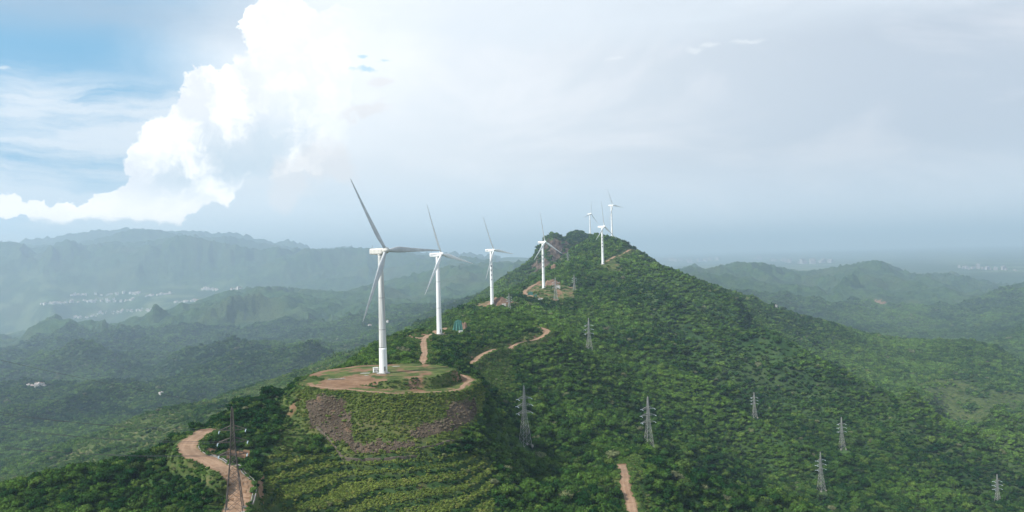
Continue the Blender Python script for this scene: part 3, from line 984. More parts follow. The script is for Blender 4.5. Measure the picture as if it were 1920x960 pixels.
def turbine(px, py, Y, hubpx, hubpy, alpha, phi, label, style, glyphs=0, door_bearing=-60, nac_marks=0, tilt=6.0):
    a, e = lev(px, py)
    base = Vector((float(a * Y), Y, float(height(a * Y, Y))))
    ah, eh = lev(hubpx, hubpy)
    hubZ = float(eh) * Y
    H = hubZ - base.z - 0.4
    root = empty('wind_turbine', base)
    tag(root, label, 'wind turbine', 'wind turbines along the ridge')
    rb, rt = 2.15, 1.32
    NS = 40
    tw = MB()
    prof = [(rb, -1.5)] + [(rb + (rt - rb) * (i / NS) ** 1.0, (H - 1.6) * i / NS) for i in range(NS + 1)]
    if style == 'old':
        cut = [p for p in prof if p[1] <= H * .21]
        r_c = rb + (rt - rb) * .21
        tw.lathe(cut + [(r_c, H * .21)], 32, mi=0)
        tw.lathe([(r_c - .03, H * .21 + .01)] + [(r - .03, z) for r, z in prof if z > H * .215], 32, mi=1)
        tower = tw.build('tower', [M['white'], M['tower_old']], root, True)
    else:
        tw.lathe(prof, 32)
        tower = tw.build('tower', [M['white']], root, True)
    for fz in ((.36, .62, .86) if style == 'old' else (.33, .66)):
        sm = MB()
        r = rb + (rt - rb) * fz
        sm.lathe([(r + .02, H * fz - .12), (r + .05, H * fz - .1), (r + .05, H * fz + .1), (r + .02, H * fz + .12)], 32)
        sm.build('seam_ring', M['seam'], tower, True)
    # foundation, door and steps
    fd = MB(); fd.lathe([(3.6, -1.6), (3.6, .25), (3.3, .4), (2.0, .42)], 28)
    fd.build('foundation', M['concrete'], root)
    db = R(door_bearing)
    dd = Vector((math.cos(db), math.sin(db), 0)); du = Vector((-dd.y, dd.x, 0))
    dm = MB(); dm.box(dd * (rb - .02) + Vector((0, 0, 2.7)), (.22, .95, 2.2), db)
    door = dm.build('door', M['seam'], tower)
    st = MB()
    for k in range(6):
        st.box(dd * (rb + .45 + .28 * k) + Vector((0, 0, 1.62 - k * .22)), (.3, 1.0, .06), db)
    for s in (-1, 1):
        st.bar(dd * (rb + .3) + du * s * .52 + Vector((0, 0, 2.65)), dd * (rb + 2.0) + du * s * .52 + Vector((0, 0, 1.35)), .06)
        st.bar(dd * (rb + .3) + du * s * .52 + Vector((0, 0, 1.6)), dd * (rb + .3) + du * s * .52 + Vector((0, 0, 2.65)), .06)
        st.bar(dd * (rb + 1.95) + du * s * .52 + Vector((0, 0, .4)), dd * (rb + 1.95) + du * s * .52 + Vector((0, 0, 1.4)), .06)
    st.build('stairs', M['steel_dark'], root)
    # nacelle: local +Y is the rotor axis
    yaw = math.atan2(-math.sin(R(alpha)), -math.cos(R(alpha)))      # +Y -> (sin a, -cos a)
    rot = Matrix.Rotation(yaw, 4, 'Z')
    # Rotation by yaw maps +Y to (-sin yaw, cos yaw); choose yaw so that this is (sin a, -cos a)
    nac = MB()
    sec = [(-7.0, 1.15, 1.25, .1), (-6.6, 1.5, 1.55, .05), (-3, 1.62, 1.7, 0), (0, 1.68, 1.72, 0), (2.0, 1.55, 1.6, 0), (2.5, 1.35, 1.4, 0)]
    vs, fs = [], []
    nk = 12
    for y, hw, hh, zc in sec:
        for k in range(nk):
            an = 2 * math.pi * (k + .5) / nk
            c, s = math.cos(an), math.sin(an)
            ex = .42
            vs.append((hw * math.copysign(abs(c) ** ex, c), y, zc + hh * math.copysign(abs(s) ** ex, s)))
    for i in range(len(sec) - 1):
        for k in range(nk):
            fs.append((i * nk + k, (i + 1) * nk + k, (i + 1) * nk + (k + 1) % nk, i * nk + (k + 1) % nk))
    fs.append(tuple(range(nk))); fs.append(tuple(reversed(range((len(sec) - 1) * nk, len(sec) * nk))))
    nac.add(vs, fs)
    nac.lathe([(1.45, -2.0), (1.45, -1.5)], 24)      # yaw collar
    nmat = M['beige'] if style == 'old' else M['white']
    nacelle = nac.build('nacelle', nmat, root, False)
    nacelle.location = (0, 0, H)
    nacelle.rotation_euler = (0, 0, yaw)
    an_ = MB()
    an_.bar((.3, -5.6, 1.6), (.3, -5.6, 3.0), .07); an_.bar((.3, -5.9, 2.9), (.3, -5.3, 2.9), .06); an_.lathe([(.12, 3.0), (.16, 3.1), (.1, 3.25)], 8, org=(.3, -5.6, 0))
    an_.bar((-.5, -4, 1.85), (-.5, 1, 1.85), .08)
    an_.build('wind_vane', M['seam'], nacelle)
    if nac_marks:
        for sd in (1, -1):
            nm = MB()
            for k in range(nac_marks):
                glyph(nm, (1.66 * sd, -5.2 + k * .85 + (k > 0) * .25, .15), (0, sd, 0), (0, 0, 1), 1.0 if k == 0 else .72, (sd, 0, 0), int(px) + k * 7)
            nm.build('nacelle_lettering', M['mark'], nacelle)
    if glyphs:
        cam_dir = Vector((-base.x, -base.y, 0)).normalized()
        gu = Vector((-cam_dir.y, cam_dir.x, 0))
        for k in range(glyphs):
            z = H * (.72 - k * .082)
            rr = rb + (rt - rb) * z / H
            # the writing runs down the tower
            gm = MB()
            glyph(gm, cam_dir * (rr + .03) + Vector((0, 0, z)), gu, (0, 0, 1), 2.0, cam_dir, int(px) * 3 + k)
            gm.build('tower_lettering', M['mark'], tower)
    # hub and blades; the rotor axis is tilted up
    hub = MB()
    hub.lathe([(1.35, -1.5), (1.55, -1.2), (1.72, -.2), (1.68, .6), (1.3, 1.5), (.7, 2.05), (.12, 2.25)], 24, axis='Y')
    hb = hub.build('hub', nmat, root, True)
    ax = rot @ Matrix.Rotation(R(tilt), 4, 'X')
    hub_pos = Vector((0, 0, H + .05)) + (ax.to_3x3() @ Vector((0, 4.15, 0)))
    hb.location = hub_pos
    hb.rotation_euler = ax.to_euler()
    vs, fs = BLADE
    for k in range(3):
        ph = phi + 120 * k
        bo = bpy.data.objects.new('blade', BLADE_ME[style])
        link(bo, root)
        # local rotor frame: X right in the rotor plane, Y axis out, Z up. blade direction angle phi measured from up towards image right
        mt = Matrix.Translation(hub_pos) @ ax @ Matrix.Rotation(R(ph) * -1 * ROTSIGN, 4, 'Y') @ Matrix.Translation((0, 0, 1.0))
        bo.matrix_local = mt
    return root, base, H


ROTSIGN = 1
BLADE = blade_mesh()
BLADE_ME = {}
for s, mm in (('old', M['blade']), ('new', M['white'])):
    me = bpy.data.meshes.new('blade')
    me.from_pydata(BLADE[0], [], BLADE[1]); me.materials.append(mm)
    me.polygons.foreach_set('use_smooth', [True] * len(me.polygons)); me.update()
    BLADE_ME[s] = me

T = []
T.append(turbine(719, 700, 420, 713.5, 470, 53, -29, 'nearest and largest wind turbine, grey blades and streaked tower on the round platform', 'old', tilt=6))
T.append(turbine(824, 628, 640, 820, 477, 58, -18, 'white wind turbine with dark nacelle lettering beside the big green tarpaulin', 'new', 0, nac_marks=7))
T.append(turbine(923, 573, 924, 920.5, 469, 59, -22.5, 'white wind turbine with lettered tower rising right behind the wooded knoll', 'new', 4, nac_marks=3))
T.append(turbine(1019.5, 541, 1113, 1016.5, 454, 54, -6.5, 'white lettered wind turbine standing in the bare clearing before the rocky peak', 'new', 4, nac_marks=3))
T.append(turbine(1130.5, 495, 1262, 1129, 425, 56, -1.5, 'white wind turbine at the start of the thin road up the dark knoll', 'new', 4))
T.append(turbine(1107, 445, 2215, 1106, 401, 51, 15, 'smallest and farthest wind turbine, on the shoulder right of the rocky peak', 'new', 4))
T.append(turbine(1147.5, 438, 1745, 1146, 385, 52, -24, 'white wind turbine standing behind the top of the dark knoll, rightmost on the ridge', 'new', 4))


# ------------------------------------------------------------------ pylons
def pylon_parts(H, dark):
    b0, bw, bt = .080 * H, .027 * H, .007 * H
    zw = .53 * H
    lt, bt_ = (.25, .10) if not dark else (.24, .10)

    def hw(z):
        return b0 + (bw - b0) * z / zw if z < zw else bw + (bt - bw) * ((z - zw) / (H - zw)) ** .9
    parts = {'leg': [], 'crossarm': [], 'insulator': [], 'footing': []}
    cs = ((1, 1), (-1, 1), (-1, -1), (1, -1))
    for sx, sy in cs:
        mb = MB()
        zs = [-1.2, zw, H * .78, H * .985]
        for z0, z1 in zip(zs[:-1], zs[1:]):
            a, b = hw(max(z0, 0)), hw(z1)
            if z0 < 0:
                a += (b0 - hw(1.2))
            mb.bar((sx * a, sy * a, z0), (sx * b, sy * b, z1), lt, lt * .8)
        parts['leg'].append(mb)
        fm = MB(); fm.box((sx * (b0 + .1), sy * (b0 + .1), .1), (1.1, 1.1, 1.2))
        parts['footing'].append(fm)
    br = MB()
    zz = [0]
    while zz[-1] < H * .96:
        zz.append(zz[-1] + max(hw(zz[-1]) * 1.55, 1.0))
    zz[-1] = H * .985
    for z0, z1 in zip(zz[:-1], zz[1:]):
        a, b = hw(z0), hw(z1)
        for k in range(4):
            c0, c1 = cs[k], cs[(k + 1) % 4]
            br.bar((c0[0] * a, c0[1] * a, z0), (c1[0] * b, c1[1] * b, z1), bt_)
            br.bar((c1[0] * a, c1[1] * a, z0), (c0[0] * b, c0[1] * b, z1), bt_)
            br.bar((c0[0] * b, c0[1] * b, z1), (c1[0] * b, c1[1] * b, z1), bt_ * .8)
    br.bar((0, 0, H * .97), (0, 0, H * 1.005), .3)
    parts['bracing'] = [br]
    tips = []
    for zf, L in ((.545, .128), (.665, .135), (.78, .12)):
        z, L = zf * H, L * H
        mb = MB(); w = hw(z); w2 = hw(z + .045 * H)
        for s in (1, -1):
            for t in (1, -1):
                mb.bar((s * w, t * w, z), (s * L, 0, z + .004 * H), .12)
                mb.bar((s * w2, t * w2, z + .045 * H), (s * L, 0, z + .006 * H), .13)
                for q in (.33, .66):
                    px_ = s * (w + (L - w) * q); yy = t * w * (1 - q)
                    zt = z + .045 * H * (1 - q) + .005 * H * q
                    mb.bar((px_, yy, z), (px_, t * w2 * (1 - q), zt), .09)
                    mb.bar((px_, yy, z), (px_, -yy, z), .09)
            tips.append(Vector((s * L, 0, z)))
            for t in (1, -1):
                im = MB()
                p0 = Vector((s * L, t * .15, z - .05)); p1 = Vector((s * L, t * 2.0, z - .5))
                im.bar(p0, p1, .10, n=6)
                for q in np.linspace(.12, .95, 9):
                    p = p0.lerp(p1, q); d = (p1 - p0).normalized() * .06
                    im.bar(p - d, p + d, .30, n=8)
                parts['insulator'].append(im)
        parts['crossarm'].append(mb)
    return parts, tips


PYL = {}


def pylon(px, py_base, Y, top_py, rz, label, dark=False, sink=0.0):
    p = at(px, Y) if dark else hit(px, py_base, Y * .78, Y * 1.35)
    Y = p.y
    _, e1 = lev(px, top_py)
    H = float(e1) * Y - p.z
    root = empty('lattice_pylon', p, R(rz))
    tag(root, label, 'pylon', 'lattice power pylons on the ridge')
    key = (round(H), dark)
    if key not in PYL:
        PYL[key] = pylon_parts(H, dark)
    parts, tips = PYL[key]
    st = M['steel_dark'] if dark else M['steel']
    for nm in ('leg', 'bracing', 'crossarm', 'insulator', 'footing'):
        for mb in parts[nm]:
            mb.build(nm, M['insul'] if nm == 'insulator' else (M['concrete'] if nm == 'footing' else st), root)
    mw = Matrix.Translation(p) @ Matrix.Rotation(R(rz), 4, 'Z')
    return root, [mw @ t for t in tips], mw @ Vector((0, 0, H)), p


pyl_main, tips, ptop, pbase = pylon(440, 985, 268, 763, 14, 'dark rusty steel pylon with pale insulators beside the wide dirt road', True)
PY = [pbase]
for a in ((985, 836, 455, 722, 30, 'pale steel pylon in a small clearing on the slope right of the round platform'),
          (1217, 850, 470, 743, 20, 'tall pale steel pylon standing just above the narrow dirt road'),
          (1105, 661, 760, 596, 25, 'grey steel pylon in the woods right of the bend in the track'),
          (1415, 783, 900, 735, 10, 'slim grey pylon high on the wooded flank, topmost of the four on the right'),
          (1579, 842, 760, 782, 10, 'slim grey pylon on the dark flank above the pylon with three clear arms'),
          (1540, 920, 640, 847, 25, 'grey pylon with three clear arms low on the dark wooded flank'),
          (1871, 950, 700, 889, 15, 'grey pylon at the far right, in the dark gully at the bottom corner'),
          (1042, 562, 1050, 520, 15, 'faint pylon on the edge of the clearing, right of the fourth turbine'),
          (1077, 545, 1120, 515, 15, 'faint pylon on the dark slope right of the clearing'),
          (1065, 494, 1400, 472, 15, 'tiny faint pylon on the ridge before the rocky peak'),
          (955, 582, 850, 550, 15, 'thin faint pylon beside the brown soil right of the third turbine')):
    PY.append(pylon(*a)[3])


def wire(p0, p1, sag, rad, label, name='power_cable'):
    n = 48
    vs, fs = [], []
    p0, p1 = Vector(p0), Vector(p1)
    d = (p1 - p0).normalized(); u = d.orthogonal().normalized(); w = d.cross(u)
    for i in range(n + 1):
        t = i / n
        c = p0.lerp(p1, t) - Vector((0, 0, sag * 4 * t * (1 - t)))
        for k in range(5):
            an = 2 * math.pi * k / 5
            vs.append(c + (u * math.cos(an) + w * math.sin(an)) * rad)
    for i in range(n):
        for k in range(5):
            fs.append((i * 5 + k, i * 5 + (k + 1) % 5, (i + 1) * 5 + (k + 1) % 5, (i + 1) * 5 + k))
    o = mesh_obj(name, vs, fs, M['wire'], smooth=True)
    return tag(o, label, 'cable', 'cables hung from the dark pylon')


ends = [(-300, 788), (-300, 800), (-300, 742), (-300, 758), (-300, 712), (-300, 726)]
names = ['lowest cable pair off the dark pylon, left arm', 'lowest cable pair off the dark pylon, right arm', 'middle cable pair off the dark pylon, left arm',
         'middle cable pair off the dark pylon, right arm', 'upper cable pair off the dark pylon, left arm', 'upper cable pair off the dark pylon, right arm']
# tips come per arm as right, left
order = [1, 0, 3, 2, 5, 4]
for i, (ex, ey) in enumerate(ends):
    a, e = lev(ex, ey)
    Yw = 236 + (i % 2) * 7
    wire(tips[order[i]], (float(a) * Yw, Yw, float(e) * Yw), 3.6, .055, 'thin black ' + names[i])
a, e = lev(-300, 600)
wire(ptop, (float(a) * 240, 240, float(e) * 240), 1.5, .045, 'thin single earth wire running left from the tip of the dark pylon', 'earth_wire')


# ------------------------------------------------------------------ small things on the ridge
def cabinet(px, py, y0, y1, size, rz, label, roofed=False):
    p = hit(px, py, y0, y1)
    root = empty('transformer_box', p, R(rz))
    tag(root, label, 'transformer')
    w, d, h = size
    mb = MB(); mb.box((0, 0, h / 2 + .25), (w, d, h)); mb.build('cabinet', M['white'], root)
    mb = MB(); mb.box((0, 0, h + .25 + .09), (w + .25, d + .25, .18)); mb.build('lid', M['beige'], root)
    mb = MB(); mb.box((0, 0, -.1), (w + .5, d + .5, .7)); mb.build('plinth', M['concrete'], root)
    for s in (-1, 1):
        mb = MB(); mb.box((s * w * .24, -d / 2 - .02, h * .5 + .25), (w * .42, .06, h * .82)); dr = mb.build('door', M['beige'], root)
        mb = MB(); mb.box((s * w * .24, -d / 2 - .055, h * .55), (w * .3, .03, h * .2)); mb.build('louvre', M['seam'], dr)
    return root


b1 = T[0][1]
cb = cabinet(710, 693, 400, 470, (2.6, 2.0, 2.3), 20, 'white transformer box just behind the foot of the nearest turbine')
cb.location = (b1.x - 4.6, b1.y + 3.5, float(height(b1.x - 4.6, b1.y + 3.5)))
cabinet(864, 626, 560, 760, (2.8, 2.2, 2.2), 15, 'white transformer box below the big green tarpaulin')
cabinet(945, 574, 860, 980, (4.2, 2.6, 2.4), 10, 'white box beside the brown soil right of the third turbine')
cabinet(1046, 541, 1000, 1300, (6, 4, 3.6), 5, 'white box on the grass right of the fourth turbine')
cabinet(1013, 565, 960, 1200, (6, 3.6, 3.2), 12, 'white box below the orange road of the clearing')


def tarp(px, py, y0, y1, w, h, lean, label, rz=0, seed=1):
    """a sheet spread over a soil bank: it sags between its corners and has a ragged hem"""
    p = hit(px, py, y0, y1)
    r = np.random.default_rng(seed)
    nx, nz = 18, 14
    vs, fs = [], []
    for side in (0, 1):
        for j in range(nz):
            for i in range(nx):
                s, t = i / (nx - 1) - .5, j / (nz - 1)
                hem = (.10 * math.sin(i * 1.1) + .06 * math.sin(i * 2.7)) * (1 - t)
                x = s * w * (1.0 - .38 * t) + .12 * w * t
                z = (t + hem) * h * (1 - .25 * abs(s) * t)
                y = lean * t ** .8 + .25 * math.sin(i * 1.3 + j * .4) + .18 * math.sin(j * 1.9 + i * .3) - side * .06
                vs.append((x, y, z - .1))
    N = nx * nz
    for j in range(nz - 1):
        for i in range(nx - 1):
            a_ = j * nx + i
            fs.append((a_, a_ + 1, a_ + nx + 1, a_ + nx))
            fs.append((N + a_ + nx, N + a_ + nx + 1, N + a_ + 1, N + a_))
    for i in range(nx - 1):
        fs.append((i + 1, i, N + i, N + i + 1))
        k = (nz - 1) * nx + i
        fs.append((k, k + 1, N + k + 1, N + k))
    for j in range(nz - 1):
        k = j * nx
        fs.append((k, k + nx, N + k + nx, N + k))
        k = j * nx + nx - 1
        fs.append((k + nx, k, N + k, N + k + nx))
    o = mesh_obj('tarpaulin', vs, fs, M['tarp'], smooth=True)
    o.location = p; o.rotation_euler = (0, 0, R(rz))
    return tag(o, label, 'tarpaulin')


def soil_bank(px, py, y0, y1, w, d, h, label, rz=0, seed=3, mat='redsoil'):
    p = hit(px, py, y0, y1)
    nx, ny = 26, 16
    vs, fs = [], []
    xs, ys = np.meshgrid(np.linspace(-1, 1, nx), np.linspace(-1, 1, ny))
    rr = np.sqrt(xs ** 2 + ys ** 2)
    zz = h * (1 - sstep(.25, 1.0, rr + .22 * fbm(xs * 1.7 + seed, ys * 1.7, 3, seed))) + .25 * h * fbm(xs * 3 + seed, ys * 3, 3, seed + 4) * (rr < .9)
    c, s = math.cos(R(rz)), math.sin(R(rz))
    X = xs * w / 2; Y = ys * d / 2
    WX, WY = p.x + X * c - Y * s, p.y + X * s + Y * c
    base = height(WX, WY) - p.z
    zz = np.where(rr > .98, -1.2, zz) + base
    for j in range(ny):
        for i in range(nx):
            vs.append((X[j, i], Y[j, i], zz[j, i]))
    for j in range(ny - 1):
        for i in range(nx - 1):
            a_ = j * nx + i
            fs.append((a_, a_ + 1, a_ + nx + 1, a_ + nx))
    o = mesh_obj('soil_bank', vs, fs, M[mat], smooth=True)
    o.location = p; o.rotation_euler = (0, 0, R(rz))
    return tag(o, label, 'soil bank', kind='structure')


tarp(858, 623, 560, 760, 9.5, 10.5, 5.0, 'large green tarpaulin spread on the bank right of the second turbine', 8, 4)
tarp(994, 554, 960, 1200, 8, 5.2, 2.5, 'round green tarpaulin heap on the grass left of the fourth turbine', 0, 9)
tarp(1004, 557, 960, 1200, 4.5, 3.6, 1.8, 'smallest green tarpaulin, right beside the round green one', 0, 12)
soil_bank(868, 618, 560, 760, 11, 9, 5.5, 'reddish brown soil bank behind the big tarpaulin', 0, 3)
soil_bank(936, 571, 880, 990, 32, 12, 8, 'brown soil bank right of the third turbine', 5, 6)
soil_bank(1034, 536, 1090, 1300, 30, 14, 8, 'orange soil bank behind the fourth turbine', 0, 8)
soil_bank(1038, 507, 1150, 1420, 16, 20, 9, 'small orange soil scar on the ridge above the fourth turbine', 0, 10)


# stone wall lines below the fill slope, concrete drain along the road, slabs, log
def follow(name, pix, y0, y1, w, h, mat, label, cat, step=1.2, lift=-.4, smooth=1):
    ws = [hit(px, py, y0, y1) for px, py in pix]
    ln = smooth_line([(p.x, p.y) for p in ws], step)
    ln[:, 0] = kernel_smooth(ln[:, 0], smooth); ln[:, 1] = kernel_smooth(ln[:, 1], smooth)
    z = kernel_smooth(height(ln[:, 0], ln[:, 1]), 2)
    return ln, z


def wall_along(name, ln, z, w, h, mat, label, cat, jitter=.15):
    t = np.gradient(ln, axis=0); t /= np.linalg.norm(t, axis=1)[:, None] + 1e-9
    nr = np.stack([-t[:, 1], t[:, 0]], -1)
    vs, fs = [], []
    for i in range(len(ln)):
        j = jitter * (random.random() - .5)
        for s, zz in ((-.5, -1.0), (-.42, h + j), (.42, h - j * .5), (.5, -1.0)):
            p = ln[i] + nr[i] * s * w
            vs.append((p[0], p[1], z[i] + zz))
    for i in range(len(ln) - 1):
        for k in range(3):
            a_ = i * 4 + k
            fs.append((a_, a_ + 4, a_ + 5, a_ + 1))
    fs += [(0, 1, 2, 3), tuple(len(vs) - 4 + k for k in (3, 2, 1, 0))]
    o = mesh_obj(name, vs, fs, M[mat])
    bm = bmesh.new(); bm.from_mesh(o.data); bmesh.ops.recalc_face_normals(bm, faces=bm.faces); bm.to_mesh(o.data); bm.free()
    return tag(o, label, cat)


ln, z = follow('', [(592, 800), (610, 818), (628, 838), (648, 860), (690, 861), (740, 858), (788, 856)], 240, 420, 1, 1, '', '', '')
wall_along('stone_wall', ln, z, .9, .55, 'wallstone', 'brown stone wall bent at a corner below the fill slope', 'wall')
ln, z = follow('', [(778, 843), (800, 838), (825, 833), (852, 826)], 240, 420, 1, 1, '', '', '')
wall_along('stone_wall', ln, z, .8, .5, 'wallstone', 'short straight stone wall under the right end of the fill slope', 'wall')

lnL, zL, wL = roads['left']
tL = np.gradient(lnL, axis=0); tL /= np.linalg.norm(tL, axis=1)[:, None]
nL = np.stack([-tL[:, 1], tL[:, 0]], -1)
# the drain follows the uphill edge (right-hand side when looking from the camera)
side = -1
dl = lnL + nL * side * (wL / 2 + .7)
keep = (np.arange(len(dl)) > len(dl) * .27) & (np.arange(len(dl)) < len(dl) * .97)
dl, dz = dl[keep], zL[keep]
root = empty('drainage_channel', (float(dl[0, 0]), float(dl[0, 1]), float(dz[0])))
tag(root, 'pale concrete drain edging the inside of the wide dirt road', 'drain')
for nm, off, ww, hh, mat in (('lip', .5, .26, .26, 'concrete'), ('lip', -.5, .26, .26, 'concrete'), ('channel_bed', 0, .75, .06, 'dark')):
    o = wall_along(nm, dl + nL[keep] * off, dz, ww, hh, mat, None, None, .03)
    o.data.transform(Matrix.Translation(-root.location))
    o.parent = root


def slab(px, py, y0, y1, w, d, rz, label):
    p = hit(px, py, y0, y1)
    mb = MB()
    r = random.Random(int(px))
    n = 14
    ring_ = [(math.cos(2 * math.pi * k / n) * w / 2 * (.8 + .35 * r.random()), math.sin(2 * math.pi * k / n) * d / 2 * (.8 + .35 * r.random())) for k in range(n)]
    vs = [(x, y, -.3) for x, y in ring_] + [(x * .97, y * .97, .10) for x, y in ring_]
    mb.add(vs, [(k, (k + 1) % n, n + (k + 1) % n, n + k) for k in range(n)] + [tuple(range(n, 2 * n))])
    o = mb.build('concrete_slab', [M['concrete']])
    o.location = p; o.rotation_euler = (0, 0, R(rz))
    return tag(o, label, 'slab')


slab(684, 700, 390, 470, 6.0, 3.6, 10, 'worn grey concrete slab on the grass left of the nearest turbine')
slab(687, 704, 390, 470, 2.6, 1.7, -15, 'small pale concrete slab in front of the worn grey slab')
slab(742, 687, 400, 470, 5.0, 2.6, 0, 'thin grey concrete slab at the back of the platform behind the nearest turbine')
p = hit(632, 712, 390, 470)
mb = MB(); mb.bar((-4.5, -.6, .3), (4.0, .5, .35), .5, .35, n=8); mb.bar((1.5, .2, .4), (3.2, 1.5, .7), .2, .12, n=6)
o = mb.build('fallen_log', [M['concrete']]); o.location = p
tag(o, 'pale fallen log lying on the left part of the platform', 'log')


# ------------------------------------------------------------------ houses far below
def house_mesh(kind, seed):
    r = random.Random(seed)
    w, d, h = 1.0, .62 + .3 * r.random(), (.45 + .5 * r.random()) * (1.5 if kind == 'block' else 1)
    mb = MB()
    mb.box((0, 0, h / 2 - .1), (w, d, h + .2), 0, 0)
    if kind == 'gable':
        e = .06
        vs = [(-w / 2 - e, -d / 2 - e, h), (w / 2 + e, -d / 2 - e, h), (w / 2 + e, d / 2 + e, h), (-w / 2 - e, d / 2 + e, h), (-w / 2 - e, 0, h + d * .34), (w / 2 + e, 0, h + d * .34)]
        mb.add(vs, [(0, 1, 5, 4), (2, 3, 4, 5), (0, 4, 3), (1, 2, 5), (3, 2, 1, 0)], 1)
    else:
        mb.box((0, 0, h + .03), (w * 1.04, d * 1.04, .05), 0, 1)
        mb.box((w * .2, 0, h + .12), (.28, .26, .16), 0, 0)
    nwin = 4
    for s in (-1, 1):
        for k in range(nwin):
            for lv in range(2):
                mb.box((-w / 2 + w * (k + .5) / nwin, s * d / 2, h * (.3 + .42 * lv)), (w * .12, .03, h * .2), 0, 2)
    me = bpy.data.meshes.new('house')
    me.from_pydata(mb.v, [], mb.f)
    for m_ in ('house', 'roof', 'dark'):
        me.materials.append(M[m_])
    me.polygons.foreach_set('material_index', mb.fm); me.update()
    return me


def city_copy(me):
    me = me.copy(); me.name = 'city_block'; me.materials[0] = M['city']
    return me


HM = [house_mesh('gable', 1), house_mesh('flat', 2), house_mesh('block', 3), house_mesh('gable', 4), house_mesh('flat', 5)]


CM = [city_copy(HM[k]) for k in (1, 2, 4)]


def houses(n, pts, ymin, smin, smax, label, group, name='house', seed=1, ymax=30000, cat='house'):
    r = random.Random(seed)
    k = 0; tries = 0
    while k < n and tries < n * 12:
        tries += 1
        i = r.randrange(len(pts) - 1) if len(pts) > 1 else 0
        if len(pts) > 1:
            t = r.random()
            x = pts[i][0] + (pts[i + 1][0] - pts[i][0]) * t; y = pts[i][1] + (pts[i + 1][1] - pts[i][1]) * t
            sp = pts[i][2]
        else:
            x, y, sp = pts[0]
        y += r.gauss(0, .45) * sp; x += r.gauss(0, 1.0) * sp
        p = hit(x, y, ymin, ymax)
        if p.y < ymin * 1.02:
            continue
        o = bpy.data.objects.new(name, HM[r.randrange(len(HM))])
        if name == 'city_block':
            o.data = CM[r.randrange(3)]
        s = smin + (smax - smin) * r.random() ** 1.6
        o.location = p; o.scale = (s, s, s * (.7 + .3 * r.random()))
        o.rotation_euler = (0, 0, r.choice((0, .25, 1.57, .9)) + r.gauss(0, .2))
        link(o)
        tag(o, label, cat, group)
        k += 1


houses(62, [(75, 571, 2.4), (110, 569, 3.0), (150, 566, 3.2), (190, 565, 3.2), (230, 565, 2.4), (250, 562, 2)], 6000, 13, 27, 'pale house of the middle row of the valley town', 'houses in the middle row of the valley town', seed=1)
houses(36, [(133, 554, 1.6), (170, 553, 1.8), (215, 552, 1.6), (255, 551, 2), (262, 550, 1)], 6000, 13, 26, 'pale house of the farthest row of the valley town', 'houses in the far row of the valley town', seed=2)
houses(56, [(130, 594, 2), (162, 597, 2.2), (185, 588, 3.2), (215, 586, 3), (245, 582, 3), (288, 582, 2.4)], 5300, 10, 21, 'pale house of the nearest row of the valley town behind the wooded hill', 'houses in the near row of the valley town', seed=3)
houses(26, [(275, 556, 1), (300, 553, 1.6), (320, 551, 1)], 6000, 12, 25, 'pale house of the small cluster right of the far row', 'houses in the cluster right of the far row', seed=4)
houses(24, [(322, 568, 1.2), (345, 566, 1.3), (368, 565, 1)], 5600, 12, 25, 'pale house of the short row at the right end of the valley town', 'houses in the short right row of the valley town', seed=5)
houses(22, [(380, 544, 1), (395, 543, 1.4), (412, 544, 1)], 5600, 13, 27, 'pale house of the bright cluster against the far mountain foot', 'houses at the foot of the far mountain', seed=6)
houses(12, [(434, 543, .8), (452, 541, .8)], 5000, 14, 25, 'pale house just over the crest of the blue wooded ridge', 'houses over the crest of the blue ridge', seed=7)
houses(15, [(48, 727, 1.6), (66, 725, 2.2), (86, 725, 1.4)], 1900, 7, 13, 'white house of the hamlet at the left edge of the near valley', 'houses of the left hamlet', seed=8)
houses(9, [(412, 684, 1), (430, 682, 2), (448, 676, 1.5)], 2600, 7, 12, 'white house of the hamlet in the side valley left of the platform', 'houses of the side valley hamlet', seed=9)
houses(1, [(302, 740, .1)], 1800, 9, 10, 'single white house in the woods between the left hamlet and the platform', None, seed=10)
houses(2, [(693, 613, .6), (695, 612, .6)], 2600, 12, 14, 'white farm house in the far valley just left of the nearest tower', 'farm houses left of the nearest tower', seed=11)
houses(1, [(727, 605, .1)], 2600, 12, 13, 'white house just right of the nearest tower in the far valley', None, seed=12)
houses(1, [(1453, 572, .1)], 1300, 7, 8, 'white hut on the crest of the wooded ridge at the right', None, seed=13, ymax=2300)
houses(34, [(1225, 486, 1.2), (1262, 489, 2.2), (1300, 492, 2), (1340, 488, 1.4)], 8200, 30, 90, 'pale block of the far city beside the summit slope', 'blocks of the far city beside the summit slope', 'city_block', 14, 50000, 'building')
houses(34, [(1415, 487, 1.2), (1460, 490, 1.6), (1510, 495, 1.8), (1560, 492, 1.2)], 8200, 28, 80, 'pale block of the far city between the two right hills', 'blocks of the far city between the right hills', 'city_block', 15, 50000, 'building')
houses(24, [(1800, 503, 1.2), (1850, 505, 1.6), (1915, 508, 1.2)], 6800, 18, 50, 'pale block of the far city at the right edge', 'blocks of the far city at the right edge', 'city_block', 16, 50000, 'building')


